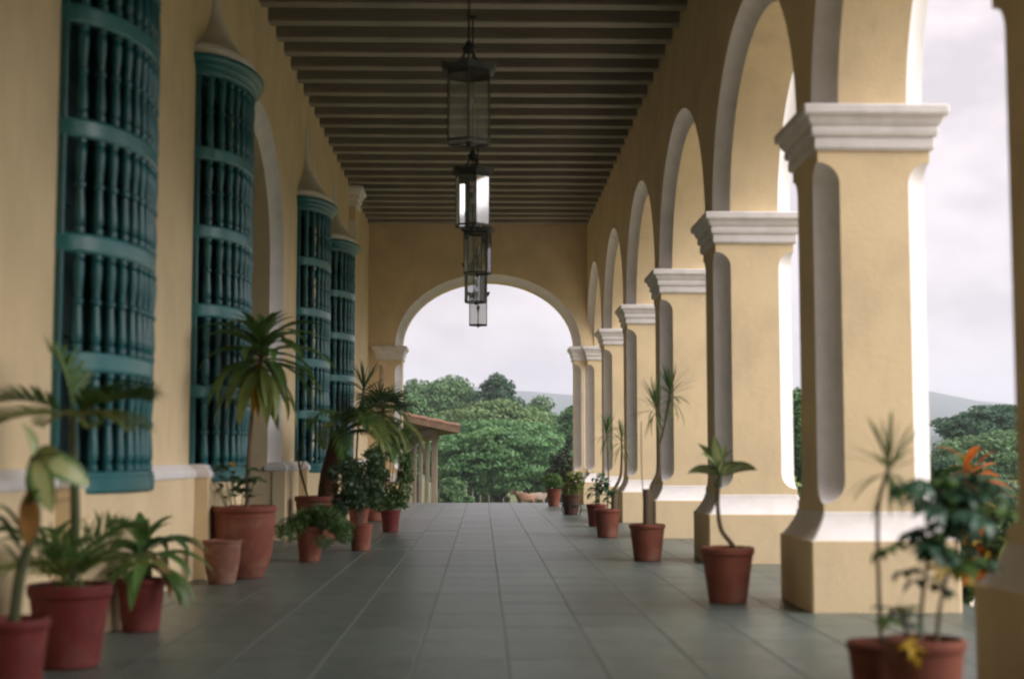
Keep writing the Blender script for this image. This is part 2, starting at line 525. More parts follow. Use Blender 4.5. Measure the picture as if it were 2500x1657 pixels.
def arch_strips(mb, P, c, a, b_, zs, T, ztop, n=28, back=True, s_floor=None):
    """one arched opening in a wall. P(s,d,z) maps wall coords to world; opening centre c, half span a, rise b_, spring zs"""
    inn, out = [], []
    for k in range(n + 1):
        th = math.pi * k / n
        inn.append((c - a * math.cos(th), zs + b_ * math.sin(th)))
        out.append((c - (a + CV) * math.cos(th), zs + (b_ + CV) * math.sin(th)))
    if s_floor is not None:
        inn = [(c - a, s_floor)] + inn + [(c + a, s_floor)]
        out = [(c - a - CV, s_floor)] + out + [(c + a + CV, s_floor)]
    N = len(inn)
    fr_ = [[P(out[k][0], 0, out[k][1]) for k in range(N)], [P(out[k][0], 0, ztop) for k in range(N)]]
    mb.grid(fr_, 0, False)
    for side in ((0, 1), (T, -1)) if back else ((0, 1),):
        rows = []
        for j in range(6):
            ph = j / 5 * math.pi / 2
            cc, ss = math.cos(ph), math.sin(ph)
            cc, ss = 0.4 * cc + 0.6 * (1 - j / 5), 0.4 * ss + 0.6 * j / 5
            rows.append([P(inn[k][0] + (out[k][0] - inn[k][0]) * cc, side[0] + side[1] * CV * ss, inn[k][1] + (out[k][1] - inn[k][1]) * cc) for k in range(N)])
        mb.grid(rows, 1, True)
    mb.grid([[P(inn[k][0], CV, inn[k][1]) for k in range(N)], [P(inn[k][0], T - (CV if back else 0), inn[k][1]) for k in range(N)]], 0, True)
    if back:
        mb.grid([[P(out[k][0], T, out[k][1]) for k in range(N)], [P(out[k][0], T, ztop) for k in range(N)]], 0, False)


SPR = 3.975
ARISE = 1.70
ZTOP = ZC + 0.25
near = lambda k: 11.116 + PIT * (k - 1) + (0.19 if k <= 0 else 0.0)
mb = MB()
PR = lambda s, d, z: (XR0 + d, s, z)
prev = None
for k in range(-1, 6):
    c = (near(k) + 0.9 + near(k + 1)) / 2
    a = (near(k + 1) - near(k) - 0.9) / 2
    arch_strips(mb, PR, c, a, ARISE, SPR, 0.9, ZTOP)
    s0, s1 = (near(-1) if prev is None else prev), c - a - CV
    for d in (0, 0.9):
        mb.quad(PR(s0, d, SPR), PR(s1, d, SPR), PR(s1, d, ZTOP), PR(s0, d, ZTOP), 0)
    prev = c + a + CV
for d in (0, 0.9):
    mb.quad(PR(prev, d, SPR), PR(YE + 0.9, d, SPR), PR(YE + 0.9, d, ZTOP), PR(prev, d, ZTOP), 0)
# unseen plain wall added beside and behind the camera, to darken the near gallery
mb.box(XR0 + 0.3, XR1 - 0.003, -6.4, near(-1) + 0.003, 0, ZTOP, 0)
mb.box(XR0 + 0.002, XR1 - 0.002, near(-1) + 0.004, near(-1) + 0.9, 0, SPR + 0.003, 0)
arc = mb.obj('arcade_wall', [OCHRE, WHITE])
tag(arc, 'ochre arcade wall of tall white-edged arches above the row of piers', 'wall')

CAPPROF = [(0.0, 0), (0.02, 0.0), (0.035, 0.02), (0.035, 0.085), (0.03, 0.095), (0.03, 0.105), (0.055, 0.115), (0.062, 0.14), (0.062, 0.165), (0.055, 0.18),
           (0.06, 0.19), (0.075, 0.205), (0.09, 0.235), (0.095, 0.25), (0.095, 0.262), (0.12, 0.268), (0.13, 0.285), (0.13, 0.34), (0.12, 0.352), (0.0, 0.352)]


def pier(label, x0, x1, y0, y1, group='piers of the arcade', plinth=0.13):
    t = thing('pier', ((x0 + x1) / 2, (y0 + y1) / 2, 0), label, 'pier', group)
    hx, hy = (x1 - x0) / 2, (y1 - y0) / 2
    # plinth
    mb = MB()
    mb.rect_loft(-hx, hx, -hy, hy, [(plinth, 0), (plinth, 0.545), (plinth - 0.006, 0.551)], 0, 0.014)
    mb.obj('plinth', OCHRE, t)
    mb = MB()
    prof = [(plinth - 0.012, 0.551)]
    for i in range(8):
        u = i / 7
        prof.append(((plinth - 0.03) * (1 - u) ** 1.5 + 0.008, 0.562 + 0.198 * u))
    prof.append((0.0, 0.766))
    mb.rect_loft(-hx, hx, -hy, hy, prof, 0, 0.014)
    mb.obj('base_moulding', WHITE, t)
    # shaft with coved corners that die out in rounded stops
    zb, zt = 0.762, 3.628
    za, zz = 0.83, 3.53
    zs = [zb, za]
    for i in range(1, 9): zs.append(za + CV * (1 - math.cos(i / 8 * math.pi / 2)))
    zs += [1.6, 2.4, 3.0]
    for i in range(8, 0, -1): zs.append(zz - CV * (1 - math.cos(i / 8 * math.pi / 2)))
    zs += [zz, zt]
    rows = []
    NS = 6
    for z in zs:
        if z <= za or z >= zz: c = 0.004
        else:
            dd = min(z - za, zz - z)
            c = CV if dd >= CV else max(0.004, math.sqrt(max(0, CV * CV - (CV - dd) ** 2)))
        ring = []
        for cx, cy, a0 in ((-hx, -hy, 90), (hx, -hy, 180), (hx, hy, 270), (-hx, hy, 0)):
            for j in range(NS + 1):
                a = R(a0 - 90 * j / NS)
                e0_, e1_, q_ = R(a0), R(a0 - 90), j / NS
                dx_ = 0.4 * math.cos(a) + 0.6 * ((1 - q_) * math.cos(e0_) + q_ * math.cos(e1_))
                dy_ = 0.4 * math.sin(a) + 0.6 * ((1 - q_) * math.sin(e0_) + q_ * math.sin(e1_))
                ring.append((cx + c * dx_, cy + c * dy_, z))
        rows.append(ring)
    mb = MB()
    n = len(rows[0])
    for q in range(4):
        i0 = q * (NS + 1)
        lo = [r_[i0:i0 + NS + 1] for r_ in rows]
        mb.grid(lo[1:-1], 1, True)
        mb.grid(lo[:2], 0, False); mb.grid(lo[-2:], 0, False)
        fl = [[r_[i0 + NS], r_[(i0 + NS + 1) % n]] for r_ in rows]
        mb.grid(fl, 0, False)
    mb.obj('shaft', [OCHRE, WHITE], t)
    mb = MB()
    mb.rect_loft(-hx, hx, -hy, hy, [(o_, SPR - 0.352 + z) for o_, z in CAPPROF], 0, 0.012)
    mb.obj('capital', WHITE, t)
    return t


names = {0: 'dim shaded ochre pier cut off by the right edge, nearest the camera',
         1: 'large ochre pier with white stepped capital, the nearest one seen whole',
         2: 'second whole ochre pier from the camera, behind the dumb cane pot',
         3: 'third whole ochre pier from the camera, behind the tall two-headed dracaena',
         4: 'fourth whole ochre pier from the camera, behind the terracotta pot pair',
         5: 'fifth whole ochre pier, just before the one at the end wall',
         6: 'sixth and farthest ochre pier of the arcade, touching the end wall'}
for k in range(0, 7):
    pier(names[k], XR0, XR1, near(k), near(k) + 0.9)

# ------------------------------------------------------------------ end wall
mb = MB()
PE = lambda s, d, z: (s, YE + 0.04 + d, z)
EC, EA, ER = 0.14, 2.19, 1.675
arch_strips(mb, PE, EC, EA, ER, SPR, 0.86, ZTOP)
for d in (0, 0.86):
    mb.quad(PE(XL - 0.5, d, SPR), PE(EC - EA - CV, d, SPR), PE(EC - EA - CV, d, ZTOP), PE(XL - 0.5, d, ZTOP), 0)
    mb.quad(PE(EC + EA + CV, d, SPR), PE(XR1 + 0.0, d, SPR), PE(XR1 + 0.0, d, ZTOP), PE(EC + EA + CV, d, ZTOP), 0)
mb.box(XL - 0.5, -2.62, YE + 0.05, YE + 0.88, 0, SPR + 0.003, 0)
mb.box(2.62, 2.78, YE + 0.2, YE + 0.88, 0, SPR + 0.003, 0)
ew = mb.obj('end_wall', [OCHRE, WHITE])
tag(ew, 'ochre end wall pierced by one wide white-rimmed arch', 'wall')
pier('ochre jamb pier under the left foot of the end arch', -2.68, EC - EA, YE + 0.04, YE + 0.9, 'jamb piers of the end arch', 0.08)
pier('narrow ochre jamb pier under the right foot of the end arch', EC + EA, 2.75, YE + 0.14, YE + 0.9, 'jamb piers of the end arch', 0.06)

# ------------------------------------------------------------------ house wall on the left
WIN = [10.52, 15.05, 22.95, 27.35]
WA, WP = 0.90, 0.42
DC, DA = 18.42, 2.04
mb = MB()
PL = lambda s, d, z: (XL - d, s, z)
TH = 0.5


def wrect(s0, s1, z0, z1, d=0):
    mb.quad(PL(s0, d, z0), PL(s1, d, z0), PL(s1, d, z1), PL(s0, d, z1), 0)


edges = -6.4
WO0, WO1, WH = 0.98, 5.12, 0.82
segs = [(w_ - WH, w_ + WH, 'w') for w_ in WIN] + [(DC - DA - CV, DC + DA + CV, 'd')]
segs.sort()
s_ = -6.4
for a, b_, kind in segs:
    wrect(s_, a, 0, ZTOP)
    if kind == 'w':
        wrect(a, b_, 0, WO0); wrect(a, b_, WO1, ZTOP)
        mb.quad(PL(a, 0, WO0), PL(a, TH, WO0), PL(a, TH, WO1), PL(a, 0, WO1), 2)
        mb.quad(PL(b_, 0, WO0), PL(b_, TH, WO0), PL(b_, TH, WO1), PL(b_, 0, WO1), 2)
        mb.quad(PL(a, 0, WO1), PL(b_, 0, WO1), PL(b_, TH, WO1), PL(a, TH, WO1), 2)
        mb.quad(PL(a, 0, WO0), PL(b_, 0, WO0), PL(b_, TH, WO0), PL(a, TH, WO0), 2)
    else:
        arch_strips(mb, PL, DC, DA, ARISE - 0.06, SPR, 0.6, ZTOP, back=False, s_floor=1.09)
        for sg in (-1, 1):
            s1 = DC + sg * (DA + CV)
            s0 = DC + sg * DA
            mb.quad(PL(s1, 0, 0), PL(s0, 0, 0), PL(s0, 0, 1.09), PL(s1, 0, 1.09), 0)
            mb.quad(PL(s0, 0, 0), PL(s0, 0.6, 0), PL(s0, 0.6, 1.09), PL(s0, 0, 1.09), 0)
            mb.quad(PL(s0, 0, 1.09), PL(s0, 0.6, 1.09), PL(s1, 0.6, 1.09), PL(s1, 0, 1.09), 0)
    s_ = b_
wrect(s_, YE + 0.06, 0, ZTOP)
mb.box(XL - 0.9, XL - 0.66, -6.6, 36.9, 0, ZTOP, 0)
mb.box(-6, 4.0, -6.62, -6.4, 0, ZTOP, 0)
house = mb.obj('house_wall', [OCHRE, WHITE, TEALDK])
tag(house, 'long ochre plaster house wall with barred windows along the left side', 'wall')
# door leaves at the back of the arched doorway
for sg in (-1, 1):
    m2_ = MB()
    m2_.box(XL - 0.63, XL - 0.57, DC + (sg - 1) * DA / 2 + 0.01, DC + (sg + 1) * DA / 2 - 0.01, 0.0, 5.8, 0, 0.01)
    for zz in (0.2, 1.5, 2.8):
        m2_.box(XL - 0.58, XL - 0.55, DC + (sg - 1) * DA / 2 + 0.2, DC + (sg + 1) * DA / 2 - 0.2, zz, zz + 1.1, 0, 0.01)
    m2_.obj('door_leaf', TEALDK, house)

# dado and its white cap, in runs between doorway and window pedestals
PEDW = WA + 0.13
runs = [(-6.4, WIN[0] - PEDW), (WIN[0] + PEDW, WIN[1] - PEDW), (DC + DA - 0.02, WIN[2] - PEDW), (WIN[2] + PEDW, WIN[3] - PEDW), (WIN[3] + PEDW, YE + 0.04)]
CAPD = [(0.0, 0.985), (0.012, 0.99), (0.018, 1.01), (0.018, 1.04), (0.006, 1.06), (-0.02, 1.085), (-0.05, 1.112), (-0.07, 1.12)]
for a, b_ in runs:
    m2_ = MB(); m2_.box(XL - 0.1, XL + 0.09, a, b_, 0, 0.985, 0, 0.006)
    m2_.obj('dado', OCHRE, house)
    m2_ = MB(); m2_.rect_loft(XL - 0.2, XL + 0.09, a + 0.004, b_ - 0.004, [(o_ * (1 if i else 1), z) for i, (o_, z) in enumerate(CAPD)], 0, 0.006)
    m2_.obj('dado_cap', WHITE, house)


def bow(a, p, z, c, n=20):
    return [(XL + p * math.sin(math.pi * k / n), c - a * math.cos(math.pi * k / n), z) for k in range(n + 1)]


for c in WIN:
    m2_ = MB()
    rows = [bow(WA + 0.02, WP + 0.0, z, c) for z in (0, 0.5, 0.955)]
    m2_.grid(rows, 0, True)
    m2_.poly(bow(WA + 0.02, WP, 0.955, c), 0)
    for sg in (-1, 1):
        y0, y1 = sorted((c + sg * (WA - 0.28), c + sg * PEDW))
        m2_.box(XL - 0.05, XL + 0.22, y0, y1, 0, 0.985, 0, 0.006)
    m2_.obj('window_pedestal', OCHRE, house)
    for sg in (-1, 1):
        m2_ = MB()
        y0, y1 = sorted((c + sg * (WA - 0.24), c + sg * PEDW))
        m2_.rect_loft(XL - 0.05, XL + 0.22, y0, y1, [(o_, z) for o_, z in CAPD], 0, 0.006)
        m2_.obj('pedestal_cap', WHITE, house)

# pilaster carrying a capital at the ceiling
t = thing('pilaster', (XL, 30.9, 0), 'tall ochre pilaster whose white capital touches the ceiling beams', 'pilaster')
mb = MB()
mb.rect_loft(-0.05, 0.14, -0.35, 0.35, [(0, 0), (0, 6.62)], 0, 0.01)
mb.obj('shaft', OCHRE, t)
mb = MB()
mb.grid([[(0.14 + 0.012 + 0.0, -0.352, z), (0.145, -0.25, z)] for z in (1.2, 6.3)], 0, False)
mb.grid([[(-0.01, -0.355, z), (0.152, -0.352, z)] for z in (1.2, 6.3)], 0, False)
mb.obj('edge_band', WHITE, t)
mb = MB(); mb.rect_loft(-0.05, 0.14, -0.35, 0.35, [(o_ * 1.25, 6.60 + z * 1.2) for o_, z in CAPPROF], 0, 0.01)
mb.obj('capital', WHITE, t)

# ------------------------------------------------------------------ barred bow windows
prof = [(0.020, 0), (0.026, 0.01), (0.026, 0.05), (0.017, 0.065), (0.024, 0.085), (0.027, 0.12), (0.024, 0.20), (0.018, 0.29), (0.016, 0.335), (0.026, 0.35), (0.026, 0.375), (0.016, 0.39),
        (0.018, 0.44), (0.025, 0.54), (0.027, 0.61), (0.022, 0.645), (0.017, 0.66), (0.026, 0.675), (0.026, 0.70), (0.020, 0.71)]
mb = MB(); mb.lathe([((0.0225 + (r_ - 0.0225) * 0.75) * 1.62, z * 0.70 / 0.71) for r_, z in prof], 8)
BALM = mb.mesh('baluster', TEAL)


def bow_solid(mb, a, p, prof, m=0, n=24, cap=True):
    """half-elliptic moulding: prof = (offset, z) outwards; closed to the wall"""
    rows = [[(max(0.0, 0) + (p + o_) * math.sin(math.pi * k / n), -(a + o_) * math.cos(math.pi * k / n), z) for k in range(n + 1)] for o_, z in prof]
    for i in range(len(rows) - 1):
        mb.grid([rows[i], rows[i + 1]], m, True)
    if cap:
        mb.poly(rows[0][::-1], m); mb.poly(rows[-1], m)


def bow_ring(mb, a, p, w_, z0, z1, m=0, n=24):
    pts = [(0.0, z0), (-w_, z0), (-w_, z1), (0.0, z1), (0.008, z1 - 0.02), (0.008, z0 + 0.02), (0.0, z0)]
    for i in range(len(pts) - 1):
        rows = [[((p + o_) * math.sin(math.pi * k / n), -(a + o_) * math.cos(math.pi * k / n), z) for k in range(n + 1)] for o_, z in pts[i:i + 2]]
        mb.grid(rows, m, True)


RZ = [1.84, 2.65, 3.445, 4.24]
wl = ['teal barred bow window filling the left foreground, its top out of frame',
      'teal barred bow window left of the arched doorway, white spire hood above',
      'teal barred bow window right of the arched doorway, behind the potted palm',
      'farthest teal barred bow window, partly hidden by the one before it']
proto = None


def make_window():
    t = thing('barred_window', (XL, 0, 0), 'x', 'window', 'bow windows of the house wall')
    mb = MB(); bow_solid(mb, WA, WP, [(0.02, 0.945), (0.03, 0.96), (0.03, 1.05), (0.022, 1.06), (0.022, 1.085), (0.0, 1.095)])
    mb.obj('sill', TEAL, t)
    for z in RZ:
        mb = MB(); bow_ring(mb, WA, WP, 0.07, z - 0.065, z + 0.065)
        mb.obj('rail', TEALLT, t)
    mb = MB(); bow_solid(mb, WA, WP, [(-0.06, 5.03), (0.005, 5.03), (0.01, 5.06), (0.02, 5.075), (0.02, 5.095), (0.05, 5.12), (0.06, 5.135), (0.06, 5.15), (0.09, 5.175), (0.105, 5.20), (0.105, 5.235), (0.0, 5.245)])
    mb.obj('cornice', TEAL, t)
    mb = MB()
    bow_solid(mb, WA, WP, [(0.02, 5.24), (0.045, 5.25), (0.05, 5.31), (0.03, 5.35), (0.0, 5.36), (-0.02, 5.362)])
    n = 20
    rows = []
    for i in range(15):
        u = i / 14
        k_ = (1 - u) ** 3.2
        a_, p_ = 0.075 * (1 - 0.5 * u) + (WA - 0.11) * k_, 0.065 * (1 - 0.5 * u) + (WP - 0.065) * k_
        rows.append([(p_ * math.sin(math.pi * k / n), -a_ * math.cos(math.pi * k / n), 5.36 + 1.15 * u) for k in range(n + 1)])
    mb.grid(rows, 0, True); mb.poly(rows[-1], 0)
    mb.obj('spire_hood', WHITE, t)
    for sg in (-1, 1):
        mb = MB(); mb.box(-0.02, 0.05, min(sg * WA, sg * (WA - 0.06)), max(sg * WA, sg * (WA - 0.06)), 1.09, 5.03, 0, 0.006)
        mb.obj('side_post', TEAL, t)
    # balusters at even arc lengths
    am, pm = WA - 0.03, WP - 0.03
    th = np.linspace(0, math.pi, 400)
    xs, ys = pm * np.sin(th), -am * np.cos(th)
    L = np.concatenate([[0], np.cumsum(np.hypot(np.diff(xs), np.diff(ys)))])
    NB = 13
    for z0, z1 in zip([1.09] + [z + 0.065 for z in RZ], [z - 0.065 for z in RZ] + [5.03]):
        for k in range(1, NB + 1):
            l_ = L[-1] * k / (NB + 1)
            x_, y_ = float(np.interp(l_, L, xs)), float(np.interp(l_, L, ys))
            link('baluster', BALM, t, Matrix.Translation((x_, y_, z0)) @ Matrix.Rotation(rnd.uniform(-0.008, 0.008), 4, 'X') @ Matrix.Rotation(rnd.uniform(-0.008, 0.008), 4, 'Y') @ Matrix.Rotation(rnd.uniform(0, 6.28), 4, 'Z') @ Matrix.Diagonal((1, 1, (z1 - z0) / 0.70, 1)))
    # shutters behind
    for sg in (-1, 1):
        mb = MB()
        y0, y1 = sorted((sg * 0.005, sg * 0.82))
        mb.box(-0.34, -0.28, y0, y1, 0.98, 5.12, 0, 0.004)
        for zz in (1.1, 2.1, 3.1, 4.1):
            mb.box(-0.285, -0.262, y0 + 0.1, y1 - 0.1, zz, zz + 0.85, 0, 0.01)
        mb.obj('shutter', TEALDK, t)
    return t


def copy_tree(o, parent=None):
    c = o.copy()
    COL.objects.link(c)
    c.parent = parent
    for ch in list(o.children):
        copy_tree(ch, c)
    return c


for i, c in enumerate(WIN):
    o = make_window() if i == 0 else copy_tree(proto)
    if i == 0: proto = o
    o.location = (XL, c, 0)
    o['label'] = wl[i]

# ------------------------------------------------------------------ lanterns
LY = [13.8, 18.72, 23.55, 28.4, 33.2]
LROT = [30, 42, 14, 20, 30]
LX = [-0.143, -0.14, -0.09, -0.14, -0.11]
LZ = [4.26, 4.23, 4.22, 4.26, 4.24]
ll = ['nearest and largest hanging iron lantern, dark against the ceiling beams',
      'second hanging lantern, just below the nearest one, with bright panes',
      'third hanging lantern, in front of the ochre end wall',
      'fourth hanging lantern, crossing the white rim of the end arch',
      'farthest and lowest hanging lantern, against the sky in the end arch']
for i in range(5):
    r_ = 0.232
    hx = [(math.cos(R(60 * k)) * r_, math.sin(R(60 * k)) * r_) for k in range(6)]
    t = thing('hanging_lantern', (LX[i], LY[i], LZ[i]), ll[i], 'lantern', 'lanterns hung along the gallery ceiling', R(LROT[i]))
    top = ZC - LZ[i] + 0.05
    # frame: corner bars, top and bottom rings
    mb = MB()
    for x_, y_ in hx:
        mb.tube([(x_, y_, 0.0), (x_, y_, 0.70)], 0.009, 6)
    mb.obj('corner_bars', IRON, t)
    for z0, z1, ex in ((0.0, 0.026, 0.010), (0.665, 0.70, 0.010)):
        mb = MB()
        o_ = [(math.cos(R(60 * k)) * (r_ + ex), math.sin(R(60 * k)) * (r_ + ex)) for k in range(6)]
        n_ = [(math.cos(R(60 * k)) * (r_ - 0.014), math.sin(R(60 * k)) * (r_ - 0.014)) for k in range(6)]
        ring = [[(x_, y_, z0) for x_, y_ in o_], [(x_, y_, z1) for x_, y_ in o_], [(x_, y_, z1) for x_, y_ in n_], [(x_, y_, z0) for x_, y_ in n_], [(x_, y_, z0) for x_, y_ in o_]]
        mb.grid(ring, 0, False, True)
        mb.obj('ring', IRON, t)
    for k in range(6):
        mb = MB()
        a, b_ = hx[k], hx[(k + 1) % 6]
        n_ = Vector((a[0] + b_[0], a[1] + b_[1], 0)).normalized() * 0.002
        A0, B0 = Vector((*a, 0.03)), Vector((*b_, 0.03))
        A1, B1 = Vector((*a, 0.66)), Vector((*b_, 0.66))
        mb.quad(A0 + n_, B0 + n_, B1 + n_, A1 + n_)
        mb.obj('pane', GLASSREFL if (i == 1 and k in (4, 2)) else GLASS, t)  # two panes of the second lantern carry the painted sky reflection
    # flared roof with upturned tips
    mb = MB()
    rows = []
    for rr_, z, tip in ((0.02, 0.745, 0), (0.10, 0.735, 0), (0.20, 0.722, 0), (0.268, 0.720, 0.0), (0.312, 0.752, 0.035), (0.272, 0.706, 0), (0.225, 0.695, 0), (0.02, 0.70, 0)):
        row = []
        for k in range(12):
            q = 1.0 if k % 2 == 0 else math.cos(R(30)) * 1.005
            row.append((math.cos(R(30 * k)) * rr_ * q, math.sin(R(30 * k)) * rr_ * q, z + (tip if k % 2 == 0 else 0)))
        rows.append(row)
    mb.grid(rows, 0, False, True)
    mb.obj('roof', IRON, t)
    mb = MB()
    for k in range(6):
        a = R(60 * k)
        pts = [(math.cos(a) * q, math.sin(a) * q, z) for q, z in ((0.235, 0.72), (0.17, 0.745), (0.11, 0.80), (0.06, 0.88), (0.03, 0.95))]
        mb.tube(pts, 0.010, 5)
    mb.obj('crown_arms', IRON, t)
    mb = MB(); mb.lathe([(0.0, 0.90), (0.035, 0.905), (0.055, 0.925), (0.07, 0.95), (0.06, 0.975), (0.035, 0.99), (0.03, 1.02), (0.012, 1.035), (0.0, 1.04)], 12)
    mb.obj('finial', IRON, t)
    mb = MB(); mb.tube([(0, 0, 0.99), (0, 0, top)], 0.011, 6); mb.lathe([(0.0, top - 0.05), (0.05, top - 0.045), (0.06, top - 0.01), (0.0, top)], 10)
    mb.obj('hanging_rod', IRON, t)
    mb = MB(); mb.tube([(0, 0, 0.0), (0, 0, 0.32)], 0.01, 6); mb.lathe([(0, 0.0), (0.05, 0.0), (0.05, 0.012), (0, 0.014)], 8)
    for k in range(3):
        a = R(120 * k)
        mb.tube([(0, 0, 0.012), (math.cos(a) * r_, math.sin(a) * r_, 0.012)], 0.008, 5)
    mb.lathe([(0, -0.05), (0.022, -0.04), (0.028, -0.02), (0.018, 0.0), (0, 0.0)], 8)
    mb.obj('lamp_stem', IRON, t)
    mb = MB(); mb.lathe([(0.018, 0.32), (0.02, 0.36), (0.04, 0.40), (0.045, 0.43), (0.03, 0.46), (0, 0.47)], 10)
    mb.obj('bulb', BULB, t)

# ------------------------------------------------------------------ plants: pieces
def pot(t, rt, rb, h, material, belly=0.0, rimh=0.14, legs=False):
    rim = rimh * h
    p = [(0.0, 0.004), (rb * 0.97, 0.004), (rb, 0.012)]
    for i in range(1, 7):
        u = i / 6
        rr_ = rb + (rt * 0.93 - rb) * (u ** (1 - 0.45 * belly)) + belly * 0.06 * rt * math.sin(u * math.pi)
        p.append((rr_, 0.012 + (h - rim - 0.012) * u))
    e = p[-1][0]
    p += [(max(e, rt * 0.95), h - rim + 0.008), (rt * 0.99, h - rim + 0.02), (rt, h - 0.012), (rt - 0.006, h - 0.002), (rt - 0.018, h), (rt * 0.90, h - 0.008), (rt * 0.87, h - 0.045)]
    mb = MB(); mb.lathe(p, 32)
    o = mb.obj('pot', material, t)
    mb = MB()
    mb.lathe([(rt * 0.89, h - 0.05), (rt * 0.6, h - 0.035), (rt * 0.3, h - 0.028), (0.0, h - 0.026)], 20)
    mb.obj('soil', SOIL, o)
    if belly > 0:
        mb = MB()
        for q in (0.55,):
            rr_ = rb + (rt * 0.93 - rb) * (q ** (1 - 0.45 * belly)) + belly * 0.06 * rt * math.sin(q * math.pi)
            z = 0.012 + (h - rim) * q
        mb.lathe([(rt * 0.93, h - rim * 1.55), (rt * 0.955, h - rim * 1.5), (rt * 0.955, h - rim * 1.38), (rt * 0.93, h - rim * 1.33)], 32)
        mb.obj('band', material, o)
    return o


def blade(name, L, W, e0, droop, material, fold=0.25, n=8, peak=0.45, tipw=0.04, wave=0.0, droop_pow=1.4):
    """leaf along +X, starting elevation e0 deg, drooping by `droop` deg"""
    rows = []
    x_ = z_ = 0.0
    for i in range(n + 1):
        s_ = i / n
        th = R(e0 - droop * s_ ** droop_pow)
        if i:
            x_ += math.cos(th) * L / n; z_ += math.sin(th) * L / n
        if s_ < peak: wv = (0.25 + 0.75 * math.sin(s_ / peak * math.pi / 2))
        else: wv = max(tipw, math.cos((s_ - peak) / (1 - peak) * math.pi / 2) ** 0.8)
        hw = W / 2 * wv
        nx, nz = -math.sin(th), math.cos(th)
        up = fold * hw
        wz = wave * math.sin(s_ * 9) * hw
        rows.append([(x_ + nx * up, -hw, z_ + nz * up + wz), (x_, 0, z_), (x_ + nx * up, hw, z_ + nz * up - wz)])
    mb = MB(); mb.grid(rows, 0, True, False, True)
    return mb.mesh(name, material)


def rosette(t, base, meshes, n, rr, name='leaf', z_spread=0.0, smin=0.8, smax=1.1, tilt=6, roff=0.0, az0=0.0):
    for k in range(n):
        a = az0 + k * 2.39996 + rr.uniform(-0.25, 0.25)
        u = k / max(1, n - 1)
        me = meshes[min(len(meshes) - 1, int(u * len(meshes)))]
        s_ = rr.uniform(smin, smax)
        M_ = Matrix.Translation((base[0] + roff * math.cos(a), base[1] + roff * math.sin(a), base[2] - z_spread * (1 - u))) @ Matrix.Rotation(a, 4, 'Z') @ Matrix.Rotation(R(rr.uniform(-tilt, tilt)), 4, 'Y') @ Matrix.Rotation(R(rr.uniform(-15, 15)), 4, 'X') @ Matrix.Scale(s_, 4)
        link(name, me, t, M_)


def leaf_at(t, me, p, az, pitch=0, roll=0, s_=1.0, name='leaf'):
    return link(name, me, t, Matrix.Translation(p) @ Matrix.Rotation(R(az), 4, 'Z') @ Matrix.Rotation(R(-pitch), 4, 'Y') @ Matrix.Rotation(R(roll), 4, 'X') @ Matrix.Scale(s_, 4))


def stem(t, pts, r0, r1, material=STEM, name='stem', n=8):
    # smooth the polyline
    P = [Vector(p) for p in pts]
    out = []
    m_ = len(P)
    for i in range(m_ - 1):
        p0, p1, p2, p3 = P[max(i - 1, 0)], P[i], P[i + 1], P[min(i + 2, m_ - 1)]
        for k in range(5):
            u = k / 5
            out.append(0.5 * ((2 * p1) + (p2 - p0) * u + (2 * p0 - 5 * p1 + 4 * p2 - p3) * u * u + (3 * p1 - p0 - 3 * p2 + p3) * u ** 3))
    out.append(P[-1])
    rad = [r0 + (r1 - r0) * i / (len(out) - 1) for i in range(len(out))]
    mb = MB(); mb.tube(out, rad, n)
    return mb.obj(name, material, t)


def frond(name, L, e0, droop, nl, ll_, lw, material, vee=25, hang=35, seed=1, gap=0.18):
    """a feather palm frond along +X: rachis with two rows of leaflets"""
    rr = random.Random(seed)
    mb = MB()
    pts = []
    x_ = z_ = 0.0
    N = 16
    ang = []
    for i in range(N + 1):
        s_ = i / N
        th = R(e0 - droop * s_ ** 1.3)
        if i:
            x_ += math.cos(th) * L / N; z_ += math.sin(th) * L / N
        pts.append(Vector((x_, 0, z_))); ang.append(th)
    mb.tube(pts, [0.011 * (1 - 0.8 * i / N) * max(0.6, L) for i in range(N + 1)], 5, 0)
    for k in range(nl):
        s_ = gap + (1 - gap) * (k + 0.5) / nl
        f_ = s_ * N
        i = min(int(f_), N - 1)
        p = pts[i].lerp(pts[i + 1], f_ - i)
        th = ang[i]
        T = Vector((math.cos(th), 0, math.sin(th)))
        Nn = Vector((-math.sin(th), 0, math.cos(th)))
        l_ = ll_ * (math.sin(min(1, (s_ - gap) / (1 - gap) * 0.9 + 0.12) * math.pi) ** 0.6) * rr.uniform(0.85, 1.1)
        for sg in (-1, 1):
            sw = R(rr.uniform(38, 55) * (1 - 0.4 * s_))
            d = (T * math.cos(sw) + Vector((0, sg, 0)) * math.sin(sw)) * math.cos(R(vee)) + Nn * math.sin(R(vee))
            d.normalize()
            rows = []
            q = p.copy()
            nseg = 4
            for j in range(nseg + 1):
                u = j / nseg
                wv = lw * (0.5 + 0.5 * math.sin(min(1, u * 2.2) * math.pi / 2)) * (1 - u ** 2.2) + 0.0008
                side = d.cross(Nn).normalized()
                rows.append([q - side * wv, q + Nn * wv * 0.15, q + side * wv])
                d = (d + Vector((0, 0, -1)) * R(hang) / nseg * (0.6 + u)).normalized()
                q = q + d * l_ / nseg
            mb.grid(rows, 0, True)
    return mb.mesh(name, material)


